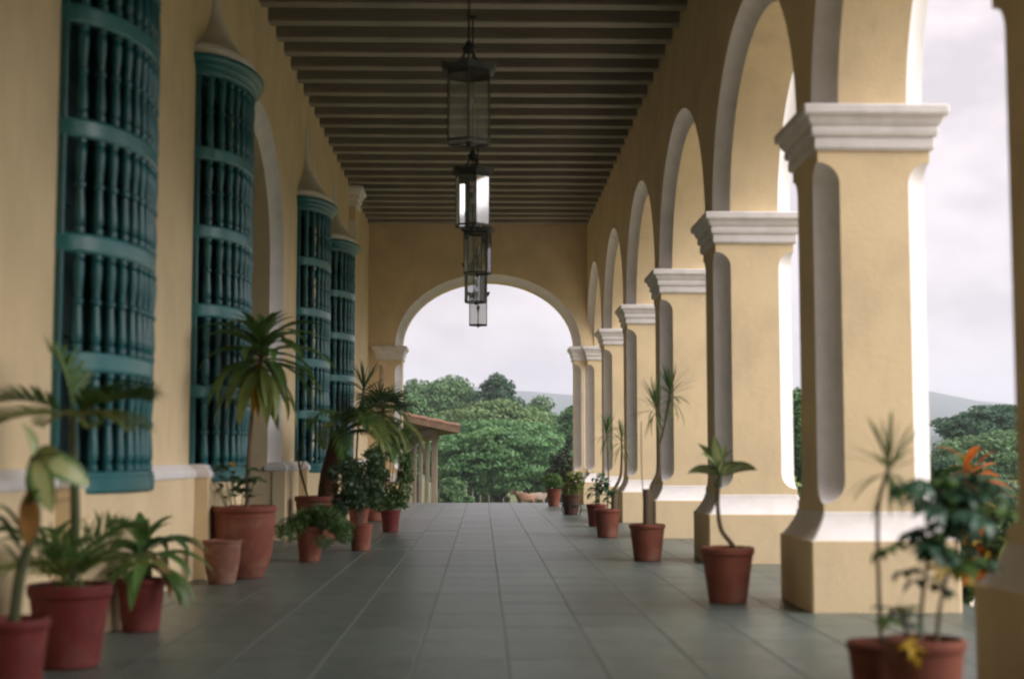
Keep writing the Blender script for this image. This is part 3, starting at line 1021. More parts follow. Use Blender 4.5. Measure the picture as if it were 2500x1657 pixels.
def leaf_cloud(rr, blobs, n, size, asp=2.0, up=0.4):
    """quads (diamond leaves) scattered through blobs [(centre, radius xyz)]"""
    npr = np.random.RandomState(rr.randint(0, 99999))
    w_ = np.array([b[1][0] * b[1][1] * b[1][2] for b in blobs]) ** 0.66
    idx = npr.choice(len(blobs), n, p=w_ / w_.sum())
    C = np.array([b[0] for b in blobs])[idx]
    Rr = np.array([b[1] for b in blobs])[idx]
    d = npr.normal(size=(n, 3)); d /= np.linalg.norm(d, axis=1, keepdims=True)
    rad = npr.uniform(0.35, 1.0, (n, 1)) ** 0.6
    c = C + d * Rr * rad
    nrm = d * 0.7 + np.array([0, 0, up]) + npr.normal(size=(n, 3)) * 0.55
    nrm /= np.linalg.norm(nrm, axis=1, keepdims=True)
    a = npr.normal(size=(n, 3))
    u = np.cross(nrm, a); u /= np.linalg.norm(u, axis=1, keepdims=True)
    u[:, 2] -= 0.35; u /= np.linalg.norm(u, axis=1, keepdims=True)
    v_ = np.cross(nrm, u); v_ /= np.linalg.norm(v_, axis=1, keepdims=True)
    s_ = size * npr.uniform(0.6, 1.3, (n, 1))
    bend = nrm * s_ * 0.15
    P = np.stack([c - u * s_, c + v_ * s_ / asp + bend, c + u * s_, c - v_ * s_ / asp + bend], axis=1)
    return P


POTTED_L = 'potted plants along the house wall'
POTTED_R = 'potted plants along the arcade'


def plant(name, loc, label, group, rz=0.0):
    return thing(name, (loc[0], loc[1], 0.0), label, 'potted plant', group, rz)


# shared leaf shapes
STRAP = [blade('strap_leaf', 0.66, 0.075, 20, 95, LEAF), blade('strap_leaf', 0.64, 0.075, 45, 110, LEAF), blade('strap_leaf', 0.55, 0.07, 68, 95, LEAFLT)]
MARG = [blade('dracaena_blade', 0.36, 0.017, -40, 45, LEAFLT, 0.1, 5), blade('dracaena_blade', 0.40, 0.018, 5, 45, LEAF, 0.1, 5), blade('dracaena_blade', 0.40, 0.018, 35, 30, LEAF, 0.1, 5), blade('dracaena_blade', 0.38, 0.018, 65, 18, LEAF, 0.1, 5), blade('dracaena_blade', 0.34, 0.016, 82, 8, LEAF, 0.1, 5)]
DUMB = [blade('broad_leaf', 0.40, 0.155, 25, 75, VARI, 0.22, 10, 0.42, 0.03), blade('broad_leaf', 0.38, 0.15, 55, 80, VARI, 0.25, 10, 0.42, 0.03), blade('broad_leaf', 0.36, 0.11, 80, 40, VARI, 0.45, 10, 0.42, 0.03)]

# ---- left row
# cane plant with big variegated leaves, bottom left corner
t = plant('potted_dumb_cane', (-2.27, 7.02), 'tall dumb cane with pale-centred leaves in the pot cut by the bottom-left corner', POTTED_L)
pot(t, 0.175, 0.13, 0.42, TERRARED)
stem(t, [(0.0, 0, 0.38), (0.03, 0.0, 0.65), (0.09, 0.02, 0.88), (0.06, 0.0, 1.08), (0.08, 0.0, 1.20)], 0.032, 0.018, STEMGR)
top = (0.08, 0.0, 1.19)
leaf_at(t, DUMB[0], top, -25, 10, -30, 0.55)
leaf_at(t, blade('broad_leaf', 0.42, 0.19, -25, 60, VARI, 0.2, 10, 0.45, 0.03), top, -30, 0, 55, 0.74)
leaf_at(t, blade('broad_leaf', 0.40, 0.15, -45, 40, VARI, 0.2, 10, 0.45, 0.03), top, -75, 0, 20, 0.8)
leaf_at(t, DUMB[2], top, 150, 0, 0, 0.55)
leaf_at(t, blade('broad_leaf', 0.26, 0.10, -70, 18, LEAFBRN, 0.3, 8), (0.06, -0.03, 1.02), -60, 0, 0, 1.0)
for a, L_ in ((150, 0.42), (200, 0.5), (-60, 0.4), (-110, 0.45), (30, 0.4), (80, 0.4), (250, 0.5), (120, 0.5)):
    leaf_at(t, blade('strap_leaf', L_, 0.045, 55, 60, LEAFDK), (0.03, 0, 0.62 + 0.3 * rnd.random()), a, 0, rnd.uniform(-20, 20), 0.8)

# palm in the big red pot
t = plant('potted_palm', (-2.37, 8.32), 'slender palm in the big red pot, fronds spread before the nearest window', POTTED_L)
pot(t, 0.24, 0.17, 0.47, TERRARED, rimh=0.17)
stem(t, [(0, 0, 0.43), (0.02, 0, 0.8), (0.0, 0.0, 1.2), (-0.01, 0, 1.45)], 0.032, 0.02, STEMGR, 'trunk')
rr = random.Random(4)
FR = [frond('palm_frond', 0.60, 30, 45, 24, 0.30, 0.014, LEAF, 28, 30, 3), frond('palm_frond', 0.58, 10, 45, 24, 0.28, 0.014, LEAFLT, 25, 35, 5), frond('palm_frond', 0.5, 68, 35, 12, 0.30, 0.013, LEAF, 20, 20, 8)]
for a, e, k, s_ in ((-12, 0, 0, 0.85), (12, 5, 0, 0.8), (-30, 0, 1, 0.75), (178, 0, 0, 0.8), (200, 0, 1, 0.85), (-60, 0, 1, 0.7), (150, 10, 2, 0.8), (60, 0, 1, 0.8), (165, 12, 2, 0.9), (-100, 0, 1, 0.65), (30, 0, 1, 0.8), (-45, 0, 0, 0.7)):
    leaf_at(t, FR[k], (-0.01, 0, 1.43), a, e, rr.uniform(-15, 15), s_, 'frond')
SM = [frond('young_frond', 0.62, 70, 75, 14, 0.26, 0.010, LEAF, 10, 30, 21), frond('young_frond', 0.58, 52, 80, 14, 0.26, 0.010, LEAFLT, 10, 35, 22)]
for k in range(16):
    leaf_at(t, SM[k % 2], (rr.uniform(-0.1, 0.1), rr.uniform(-0.1, 0.1), 0.43), k * 41 - 20, 0, rr.uniform(-20, 20), rr.uniform(0.8, 1.15), 'young_frond')

# rosette in the small red pot
t = plant('potted_rosette', (-2.355, 9.98), 'spreading strap-leaf rosette with one dry hanging leaf, in a small red pot', POTTED_L)
pot(t, 0.17, 0.125, 0.36, TERRARED)
stem(t, [(0, 0, 0.32), (0, 0, 0.45), (0, 0, 0.58)], 0.035, 0.03, STEMGR)
rr = random.Random(9)
BR = [blade('strap_leaf', 0.52, 0.10, -5, 75, LEAF, 0.3), blade('strap_leaf', 0.56, 0.10, 25, 90, LEAF, 0.3), blade('strap_leaf', 0.54, 0.095, 45, 95, LEAFDK, 0.3), blade('strap_leaf', 0.36, 0.07, 72, 60, LEAF, 0.35)]
rosette(t, (0, 0, 0.56), BR, 32, rr, z_spread=0.12, smin=0.85, smax=1.1)
leaf_at(t, blade('dry_leaf', 0.36, 0.09, -35, 60, LEAFDEAD, 0.5, 8, 0.4, 0.05, 0.2), (0.06, -0.05, 0.53), -35, 0, 10, 1.0, 'dry_leaf')
leaf_at(t, blade('yellow_leaf', 0.3, 0.06, -10, 70, LEAFYEL, 0.3), (0.02, -0.04, 0.5), 5, 0, 0, 1.2, 'yellow_leaf')

# empty clay pot
t = plant('clay_pot', (-2.46, 13.62), 'weathered empty clay pot in front of the largest terracotta pot', POTTED_L)
t['category'] = 'pot'
pot(t, 0.19, 0.125, 0.41, TERRAOLD, 0.5, 0.08)

# large pot with drooping dracaena
t = plant('potted_dracaena', (-2.365, 14.28), 'dracaena with drooping yellowing leaf crown in the largest terracotta pot', POTTED_L)
pot(t, 0.325, 0.19, 0.71, TERRA, 1.0, 0.10)
stem(t, [(0.02, 0.0, 0.67), (0.03, 0.0, 1.1), (0.06, 0.0, 1.6), (0.12, 0.0, 2.0), (0.15, 0, 2.32)], 0.025, 0.018, STEM)
rr = random.Random(12)
DS = [blade('strap_leaf', 0.66, 0.115, -30, 55, LEAFLT, 0.3), blade('strap_leaf', 0.74, 0.115, 0, 80, LEAF, 0.3), blade('strap_leaf', 0.76, 0.115, 25, 80, LEAF, 0.3), blade('strap_leaf', 0.68, 0.11, 50, 80, LEAF, 0.3), blade('strap_leaf', 0.45, 0.07, 70, 60, LEAF, 0.3)]
rosette(t, (0.15, 0, 2.36), DS, 54, rr, z_spread=0.32, smin=0.9, smax=1.22)
for a in (-100, -80, -55):
    leaf_at(t, blade('yellow_leaf', 0.6, 0.085, -65, 22, LEAFYEL, 0.3), (0.12, -0.02, 2.12), a, 0, 0, 0.95, 'yellow_leaf')
# low bush in the same pot
rr = random.Random(14)
for k in range(7):
    a = k * 0.9
    stem(t, [(0.1 * math.cos(a) - 0.08, 0.1 * math.sin(a), 0.67), (0.16 * math.cos(a) - 0.1, 0.15 * math.sin(a), 0.85), (0.24 * math.cos(a) - 0.12, 0.22 * math.sin(a), 1.0)], 0.007, 0.004, STEMGR, 'twig', 5)
SMALL = [blade('small_leaf', 0.13, 0.07, 15, 50, LEAFDK, 0.2, 5, 0.5), blade('small_leaf', 0.13, 0.07, 50, 60, LEAFDK, 0.2, 5, 0.5)]
for k in range(46):
    a = rr.uniform(0, 360)
    q = rr.uniform(0.05, 0.26)
    leaf_at(t, SMALL[k % 2], (-0.12 + q * math.cos(R(a)), q * math.sin(R(a)), rr.uniform(0.78, 1.06)), a + rr.uniform(-50, 50), rr.uniform(-20, 20), rr.uniform(-30, 30), rr.uniform(0.8, 1.3))
leaf_at(t, blade('yellow_flower', 0.1, 0.07, 60, 40, LEAFYEL, 0.3, 4), (-0.10, -0.1, 1.08), 0, 0, 0, 1, 'flower')
leaf_at(t, blade('yellow_flower', 0.1, 0.07, 60, 40, LEAFYEL, 0.3, 4), (-0.10, -0.1, 1.08), 150, 0, 0, 1, 'flower')

# arching palm with fibrous trunk
t = plant('potted_palm', (-2.38, 20.9), 'arching palm with shaggy brown trunk in the wide pot by the doorway', POTTED_L)
pot(t, 0.36, 0.24, 0.62, TERRA, 0.5, 0.14)
stem(t, [(0.12, 0.0, 0.58), (0.14, 0, 0.9), (0.2, 0, 1.2), (0.26, 0, 1.5)], 0.15, 0.10, FIBRE, 'trunk', 12)
rr = random.Random(17)
PF = [frond('palm_frond', 1.5, 68, 135, 40, 0.40, 0.011, LEAF, 10, 60, 31), frond('palm_frond', 1.55, 50, 130, 40, 0.40, 0.011, LEAFLT, 10, 60, 32), frond('palm_frond', 1.35, 30, 105, 38, 0.38, 0.011, LEAF, 10, 60, 33)]
for k, (a, j, s_) in enumerate(((-15, 0, 1.0), (5, 1, 1.05), (-50, 1, 0.95), (-35, 2, 1.0), (25, 1, 0.9), (60, 0, 0.9), (-80, 2, 0.95), (-110, 0, 0.85), (110, 1, 0.8), (-10, 2, 0.9), (15, 0, 0.8), (-25, 1, 0.95), (40, 2, 0.9), (-62, 0, 0.9), (-5, 1, 0.75), (-40, 0, 0.8))):
    leaf_at(t, PF[j], (0.26, 0, 1.45), a, 0, rr.uniform(-12, 12), s_, 'frond')
for a, L_ in ((200, 0.95), (225, 0.75), (250, 0.6)):
    o = stem(t, [(-0.15, -0.05, 0.58), (-0.2 - 0.1 * L_, -0.05, 0.58 + 0.55 * L_), (-0.22 - 0.1 * L_, -0.06, 0.58 + L_ * 0.7), (0.0 - 0.2, -0.1, 0.58 + L_ * 0.95)], 0.012, 0.007, STEM, 'bare_stalk', 6)

# asparagus fern in small pot in front
t = plant('potted_fern', (-1.97, 16.42), 'feathery asparagus fern overflowing a terracotta pot beside the house wall', POTTED_L)
pot(t, 0.165, 0.115, 0.40, TERRA)
rr = random.Random(20)
blobs = []
for k in range(60):
    a = rr.uniform(0, 6.28); q = rr.uniform(0.0, 0.42)
    blobs.append(((q * math.cos(a) + (0.08 if math.cos(a) > 0 else 0), q * math.sin(a), 0.50 - 0.32 * q * q / 0.12 * 0.5 + rr.uniform(-0.06, 0.10)), (0.12, 0.12, 0.08)))
link('foliage', quads_mesh('fern_foliage', leaf_cloud(rr, blobs, 9000, 0.026, 5.0, 0.3), LEAF), t)['kind'] = 'stuff'

# bushy plant with narrow leaves
t = plant('potted_bush', (-1.55, 18.3), 'dark bushy plant in a small terracotta pot, right of the fern', POTTED_L)
pot(t, 0.15, 0.115, 0.34, TERRA)
rr = random.Random(23)
for k in range(6):
    a = k * 1.05
    stem(t, [(0.03 * math.cos(a), 0.03 * math.sin(a), 0.3), (0.08 * math.cos(a) - 0.04, 0.1 * math.sin(a), 0.65), (0.20 * math.cos(a) - 0.06, 0.2 * math.sin(a), 1.0)], 0.009, 0.004, STEM, 'branch', 5)
blobs = [((rr.uniform(-0.30, 0.20), rr.uniform(-0.25, 0.25), rr.uniform(0.50, 1.20)), (0.13, 0.13, 0.12)) for _ in range(34)]
link('foliage', quads_mesh('bush_foliage', leaf_cloud(rr, blobs, 4600, 0.034, 2.8, 0.3), LEAFDK), t)['kind'] = 'stuff'

# shrub in the farther left pot
t = plant('potted_shrub', (-1.46, 22.75), 'leafy shrub with yellow leaf tips in the red pot standing farthest out', POTTED_L)
pot(t, 0.165, 0.12, 0.35, TERRARED)
rr = random.Random(26)
for k in range(6):
    a = k * 1.05 + 0.4
    stem(t, [(0.03 * math.cos(a), 0.03 * math.sin(a), 0.3), (0.10 * math.cos(a), 0.1 * math.sin(a), 0.8), (0.2 * math.cos(a) + 0.05, 0.2 * math.sin(a), 1.4)], 0.010, 0.004, STEM, 'branch', 5)
blobs = [((rr.uniform(-0.22, 0.26), rr.uniform(-0.25, 0.25), rr.uniform(0.45, 1.70)), (0.14, 0.14, 0.14)) for _ in range(40)]
link('foliage', quads_mesh('shrub_foliage', leaf_cloud(rr, blobs, 5200, 0.037, 2.4, 0.3), LEAF), t)['kind'] = 'stuff'
for k in range(7):
    leaf_at(t, blade('yellow_leaf', 0.2, 0.08, -50, 30, LEAFLT, 0.3, 5), (0.26, rr.uniform(-0.15, 0.1), rr.uniform(1.15, 1.35)), rr.uniform(-80, 40), 0, 0, 1, 'yellow_leaf')

# fan palm and tall dracaena behind
t = plant('potted_fan_palm', (-2.0, 26.6), 'dark fan palm rising behind the leafy shrub on the left', POTTED_L)
pot(t, 0.24, 0.17, 0.58, TERRA)
stem(t, [(0.0, 0, 0.54), (0.05, 0, 1.0), (0.12, 0, 1.6), (0.15, 0, 2.1)], 0.045, 0.035, FIBRE, 'trunk')
FAN = []
for e in (15, 50):
    mb = MB()
    mb.tube([(0, 0, 0), (0.2 * math.cos(R(e)), 0, 0.2 * math.sin(R(e)))], 0.006, 5)
    for k in range(15):
        a = R(-105 + 15 * k)
        d = Vector((math.cos(a) * math.cos(R(e)), math.sin(a), math.cos(a) * math.sin(R(e))))
        s0 = Vector((0.2 * math.cos(R(e)), 0, 0.2 * math.sin(R(e))))
        side = d.cross(Vector((-math.sin(R(e)), 0, math.cos(R(e))))).normalized()
        rows = [[s0 + d * l_ + side * wv + Vector((0, 0, -dr)), s0 + d * l_ - side * wv + Vector((0, 0, -dr))] for l_, wv, dr in ((0, 0.004, 0), (0.14, 0.014, 0), (0.26, 0.011, 0.02), (0.38, 0.002, 0.07))]
        mb.grid(rows, 0, True)
    FAN.append(mb.mesh('fan_leaf', LEAFDK))
rr = random.Random(29)
for k in range(18):
    leaf_at(t, FAN[k % 2], (0.15, 0, 2.08), k * 137.5, rr.uniform(-35, 20), rr.uniform(-20, 20), rr.uniform(1.1, 1.4), 'fan_leaf')

t = plant('potted_dracaena', (-2.12, 24.6), 'spiky tall dracaena on the left, set against the corner of the end wall', POTTED_L)
pot(t, 0.2, 0.14, 0.42, TERRA)
stem(t, [(0.0, 0, 0.38), (-0.05, 0, 1.0), (-0.02, 0, 1.7), (0.06, 0, 2.35)], 0.022, 0.014, STEM)
MARGD = [blade('dracaena_blade', 0.36, 0.017, -40, 45, LEAFDK, 0.1, 5), blade('dracaena_blade', 0.44, 0.020, 5, 45, LEAFDK, 0.1, 5), blade('dracaena_blade', 0.46, 0.020, 35, 30, LEAFDK, 0.1, 5), blade('dracaena_blade', 0.46, 0.020, 65, 18, LEAFDK, 0.1, 5)]
rosette(t, (0.07, 0, 2.38), MARGD, 70, random.Random(31), z_spread=0.2, smin=1.0, smax=1.4)

t = plant('potted_bush', (-2.25, 30.0), 'low rounded bush in a clay pot below the tall pilaster', POTTED_L)
pot(t, 0.22, 0.15, 0.42, TERRA)
rr = random.Random(33)
for k in range(5):
    a = k * 1.25
    stem(t, [(0, 0, 0.38), (0.1 * math.cos(a), 0.1 * math.sin(a), 0.6), (0.18 * math.cos(a), 0.18 * math.sin(a), 0.85)], 0.009, 0.004, STEM, 'branch', 5)
blobs = [((rr.uniform(-0.2, 0.2), rr.uniform(-0.2, 0.2), rr.uniform(0.5, 1.0)), (0.12, 0.12, 0.1)) for _ in range(18)]
link('foliage', quads_mesh('bush_foliage', leaf_cloud(rr, blobs, 1000, 0.05, 2.4, 0.4), LEAFDK), t)['kind'] = 'stuff'

# ---- right row
t = plant('potted_dumb_cane', (2.02, 11.80), 'dumb cane with crooked stem in the terracotta pot between the two nearest piers', POTTED_R)
pot(t, 0.222, 0.155, 0.455, TERRA, rimh=0.16)
stem(t, [(0.08, 0, 0.42), (0.02, 0, 0.50), (-0.05, 0.0, 0.60), (-0.075, 0, 0.78), (-0.07, 0, 0.95)], 0.021, 0.017, STEM)
stem(t, [(-0.07, 0, 0.94), (-0.06, 0, 1.03), (-0.05, 0, 1.10)], 0.030, 0.02, STEMGR, 'green_stem')
tp = (-0.055, 0, 1.04)
for me_, a, p_, r_, s_ in ((DUMB[2], -95, 10, 10, 1.0), (DUMB[2], -150, 0, 20, 0.9), (DUMB[0], 5, 15, -50, 0.85), (DUMB[1], 30, -5, -30, 0.85), (DUMB[0], 178, 10, 40, 0.75), (DUMB[1], 100, 0, 0, 0.7), (DUMB[1], -40, 10, -30, 0.62), (DUMB[2], 60, 0, 0, 0.8), (DUMB[2], -30, -8, 30, 0.85), (DUMB[2], 170, -10, -30, 0.8)):
    leaf_at(t, me_, tp, a, p_, r_, s_)
for a in (20, 160, 260):
    leaf_at(t, blade('small_leaf', 0.14, 0.07, 30, 60, LEAFLT, 0.2, 5), (0.1, -0.02, 0.43), a, 0, 0, 1, 'fallen_leaf')

MS = MARG
t = plant('potted_dracaena', (1.90, 16.5), 'tall dracaena with two spiky heads in the terracotta pot before the third pier', POTTED_R)
pot(t, 0.212, 0.155, 0.42, TERRA)
mb = MB(); mb.tube([(0.0, 0, 0.36), (0.0, 0, 0.82)], [0.052, 0.048], 10)
mb.obj('cut_trunk', STEM, t)
stem(t, [(0.04, 0.02, 0.38), (0.05, 0.02, 0.80), (0.13, 0.02, 1.0), (0.14, 0.0, 1.3), (0.12, 0, 1.80)], 0.034, 0.016, STEM)
stem(t, [(0.13, 0.0, 1.25), (0.22, 0.0, 1.6), (0.28, 0, 1.95)], 0.014, 0.012, STEM)
stem(t, [(-0.02, -0.02, 0.38), (-0.06, -0.02, 1.0), (-0.06, 0.0, 1.6)], 0.007, 0.005, STEM, 'thin_stem', 5)
rosette(t, (0.10, 0, 1.82), MS, 46, random.Random(41), z_spread=0.14, smin=0.75, smax=1.1)
rosette(t, (0.29, 0, 1.98), MS, 46, random.Random(42), z_spread=0.14, smin=0.75, smax=1.1)

t = plant('potted_dracaena', (1.85, 21.2), 'smaller dracaena with two spiky heads in the terracotta pot before the fourth pier', POTTED_R)
pot(t, 0.205, 0.145, 0.42, TERRA)
mb = MB(); mb.tube([(0.1, 0, 0.36), (0.11, 0, 0.72)], [0.05, 0.045], 10)
mb.obj('cut_trunk', STEM, t)
stem(t, [(0.10, 0.0, 0.70), (0.20, 0, 0.9), (0.22, 0, 1.2), (0.22, 0, 1.45)], 0.026, 0.014, STEM)
stem(t, [(0.0, 0.0, 0.38), (0.02, 0, 0.9), (0.0, 0, 1.55)], 0.012, 0.010, STEM)
rosette(t, (0.22, 0, 1.47), MS, 42, random.Random(43), z_spread=0.12, smin=0.7, smax=1.0)
rosette(t, (0.0, 0, 1.58), MS, 42, random.Random(44), z_spread=0.12, smin=0.7, smax=1.0)
rr = random.Random(45)
for k in range(22):
    leaf_at(t, SMALL[k % 2], (-0.06 + rr.uniform(-0.15, 0.12), rr.uniform(-0.12, 0.08), rr.uniform(0.5, 0.85)), rr.uniform(0, 360), rr.uniform(-40, 30), rr.uniform(-30, 30), rr.uniform(0.8, 1.4))

t = plant('potted_shrub', (1.95, 24.5), 'half-hidden dark pot with pale-edged leaves, left behind the two-headed dracaena', POTTED_R)
pot(t, 0.175, 0.13, 0.38, TERRARED)
rr = random.Random(46)
stem(t, [(0, 0, 0.34), (0.0, 0, 0.6), (0.02, 0, 0.9)], 0.012, 0.008, STEMGR)
LB = [blade('small_leaf', 0.2, 0.075, 20, 70, LEAFBLUE, 0.2, 6, 0.5), blade('small_leaf', 0.2, 0.07, 50, 70, LEAFBLUE, 0.2, 6, 0.5)]
for k in range(30):
    leaf_at(t, LB[k % 2], (rr.uniform(-0.05, 0.1), rr.uniform(-0.08, 0.08), rr.uniform(0.5, 0.92)), k * 137.5, rr.uniform(-20, 20), rr.uniform(-20, 20), rr.uniform(0.8, 1.2))

t = plant('potted_shrub', (1.81, 29.25), 'olive leafy shrub in a dark brown pot on small iron legs', POTTED_R)
pot(t, 0.205, 0.14, 0.42, POTDARK)
for a in (20, 140, 260, 330):
    mb = MB()
    q = R(a)
    mb.tube([(0.20 * math.cos(q), 0.20 * math.sin(q), 0.22), (0.235 * math.cos(q), 0.235 * math.sin(q), 0.12), (0.19 * math.cos(q), 0.19 * math.sin(q), 0.0)], 0.012, 6)
    mb.obj('stand_leg', IRON, t)
mb = MB(); mb.lathe([(0.178, 0.205), (0.215, 0.205), (0.215, 0.225), (0.178, 0.225)], 24)
mb.obj('stand_ring', IRON, t)
rr = random.Random(48)
for k in range(5):
    a = k * 1.25
    stem(t, [(0, 0, 0.38), (0.08 * math.cos(a), 0.08 * math.sin(a), 0.55), (0.16 * math.cos(a), 0.16 * math.sin(a), 0.75)], 0.008, 0.004, STEM, 'branch', 5)
blobs = [((rr.uniform(-0.12, 0.24), rr.uniform(-0.18, 0.18), rr.uniform(0.46, 0.82)), (0.09, 0.09, 0.09)) for _ in range(16)]
link('foliage', quads_mesh('shrub_foliage', leaf_cloud(rr, blobs, 800, 0.045, 2.2, 0.4), LEAFLT), t)['kind'] = 'stuff'

t = plant('potted_fern', (1.71, 34.3), 'rounded green fern in the farthest pot on the right, near the end arch', POTTED_R)
pot(t, 0.18, 0.13, 0.42, TERRA)
rr = random.Random(50)
blobs = [((q * math.cos(a), q * math.sin(a), 0.62 - 0.9 * q * q + rr.uniform(-0.06, 0.12)), (0.11, 0.11, 0.08)) for a, q in [(rr.uniform(0, 6.28), rr.uniform(0, 0.26)) for _ in range(30)]]
link('foliage', quads_mesh('fern_foliage', leaf_cloud(rr, blobs, 2600, 0.035, 4.0, 0.3), LEAF), t)['kind'] = 'stuff'

# bottom right: dracaena behind, umbrella shrub in front
t = plant('potted_dracaena', (1.84, 6.62), 'single-headed dracaena on a thin bare stem, bottom right corner', POTTED_R)
pot(t, 0.16, 0.115, 0.35, TERRA)
stem(t, [(0.0, 0, 0.31), (-0.005, 0, 0.6), (0.0, 0, 0.95), (0.05, 0, 1.14)], 0.010, 0.009, STEM)
MN = [blade('dracaena_blade', 0.26, 0.018, -55, 18, LEAF, 0.1, 6), blade('dracaena_blade', 0.30, 0.018, -5, 45, LEAF, 0.1, 6), blade('dracaena_blade', 0.31, 0.017, 30, 25, LEAFLT, 0.1, 6), blade('dracaena_blade', 0.31, 0.016, 60, 15, LEAF, 0.1, 6), blade('dracaena_blade', 0.28, 0.015, 78, 6, LEAF, 0.1, 6)]
rosette(t, (0.055, 0, 1.17), MN, 44, random.Random(52), z_spread=0.07, smin=0.75, smax=1.0)

t = plant('potted_umbrella_shrub', (1.90, 6.17), 'umbrella shrub with drooping dark leaves and yellow lower leaves, bottom right pot', POTTED_R)
pot(t, 0.178, 0.13, 0.42, TERRA)
rr = random.Random(54)


def palmate(material, n=6, L_=0.15, W_=0.055, seed=0):
    r2 = random.Random(seed)
    mb = MB()
    mb.tube([(0, 0, 0), (0.06, 0, 0.015), (0.12, 0, 0.0)], 0.003, 5)
    for k in range(n):
        a = R(-150 + 300 * k / (n - 1) + r2.uniform(-8, 8))
        l_ = L_ * r2.uniform(0.85, 1.1)
        rows = []
        for i in range(6):
            u = i / 5
            hw = W_ / 2 * (math.sin(min(1.0, u * 1.1 + 0.12) * math.pi) ** 0.7 if u < 0.98 else 0.05)
            rad = 0.01 + l_ * u
            dz = -0.10 * u * u * (l_ / 0.15) + 0.012 * math.sin(u * 3)
            cx, cy = 0.12 + math.cos(a) * rad, math.sin(a) * rad
            nx, ny = -math.sin(a), math.cos(a)
            rows.append([(cx + nx * hw, cy + ny * hw, dz + hw * 0.25), (cx, cy, dz), (cx - nx * hw, cy - ny * hw, dz + hw * 0.25)])
        mb.grid(rows, 0, True)
    return mb.mesh('palmate_leaf', material)


PM = [palmate(LEAFBLUE, 6, 0.13, 0.06, 1), palmate(LEAFBLUE, 7, 0.12, 0.055, 2), palmate(LEAF, 6, 0.13, 0.06, 3)]
PY = palmate(LEAFYEL, 5, 0.10, 0.04, 4)
stems = [[(-0.02, 0, 0.38), (0.0, 0, 0.6), (0.05, 0, 0.85), (0.10, 0.0, 1.05)], [(0.06, 0.02, 0.38), (0.09, 0.02, 0.6), (0.16, 0.02, 0.8), (0.22, 0.04, 1.0)], [(-0.06, -0.02, 0.38), (-0.09, -0.02, 0.48), (-0.11, 0, 0.56)]]
for s_ in stems:
    stem(t, s_, 0.011, 0.006, STEM, 'stem', 6)
def on_path(P, u):
    f_ = u * (len(P) - 1)
    i = min(int(f_), len(P) - 2)
    return Vector(P[i]).lerp(Vector(P[i + 1]), f_ - i)


twigs = []
for si, u0, a, l_ in ((0, 0.95, 200, 0.13), (0, 0.75, 330, 0.14), (0, 0.85, 100, 0.12), (0, 1.0, 20, 0.12), (1, 0.7, 160, 0.13), (1, 0.85, 290, 0.14), (1, 1.0, 40, 0.12), (1, 0.95, 110, 0.13), (0, 0.55, 190, 0.10), (1, 0.5, 340, 0.10)):
    p = on_path(stems[si], u0)
    e = p + Vector((math.cos(R(a)) * l_, math.sin(R(a)) * l_, 0.09))
    stem(t, [tuple(p), tuple(p.lerp(e, 0.5) + Vector((0, 0, 0.02))), tuple(e)], 0.005, 0.003, STEMGR, 'twig', 5)
    twigs.append([tuple(p), tuple(e)])
k = 0
for P, u0, n_, s0_ in [(stems[0], 0.35, 9, 0.8), (stems[1], 0.4, 9, 0.8), (stems[2], 0.5, 7, 0.6)] + [(w_, 0.45, 4, 0.85) for w_ in twigs]:
    for q in range(n_):
        u = u0 + (1 - u0) * (q + 1) / n_
        leaf_at(t, PM[k % 3], tuple(on_path(P, min(1.0, u))), k * 137.5 + rr.uniform(-20, 20), rr.uniform(-30, 15), rr.uniform(-25, 25), s0_ * rr.uniform(0.8, 1.15))
        k += 1
for p in ((-0.08, -0.08, 0.46), (-0.05, -0.06, 0.43), (0.05, -0.05, 0.78), (0.12, -0.04, 0.76)):
    leaf_at(t, PY, p, rr.uniform(-120, -60), -35, rr.uniform(-20, 20), 0.8, 'yellow_leaf')

# ---- outside the arcade: croton with orange leaves
def shrub(name, loc, label, mats, n, L_, W_, spread, h, seed, group=None, cat='shrub', stems_=7):
    r2 = random.Random(seed)
    z0 = gz(loc[0], loc[1]) - 0.03
    t = thing(name, (loc[0], loc[1], z0), label, cat, group)
    tips = []
    for k in range(stems_):
        a = r2.uniform(0, 6.28)
        q = spread * r2.uniform(0.2, 0.75)
        hh = h * r2.uniform(0.55, 0.92)
        stem(t, [(0.04 * math.cos(a), 0.04 * math.sin(a), 0), (q * 0.4 * math.cos(a), q * 0.4 * math.sin(a), hh * 0.5), (q * math.cos(a), q * math.sin(a), hh)], 0.014, 0.006, STEM, 'branch', 5)
        tips.append((q * math.cos(a), q * math.sin(a), hh, q, a))
    lv = []
    for m_ in mats:
        lv.append([blade('leaf', L_, W_, 10, 50, m_, 0.25, 5, 0.5), blade('leaf', L_ * 0.9, W_, 55, 55, m_, 0.25, 5, 0.5)])
    for k in range(n):
        tx, ty, tz, q, a = tips[k % stems_]
        u = r2.uniform(0.35, 1.05)
        p = (q * u * math.cos(a) + r2.uniform(-0.06, 0.06), q * u * math.sin(a) + r2.uniform(-0.06, 0.06), min(tz * (0.25 + 0.78 * u), h))
        leaf_at(t, lv[k % len(mats)][r2.randint(0, 1)], p, r2.uniform(0, 360), r2.uniform(-25, 25), r2.uniform(-25, 25), r2.uniform(0.7, 1.25))
    return t


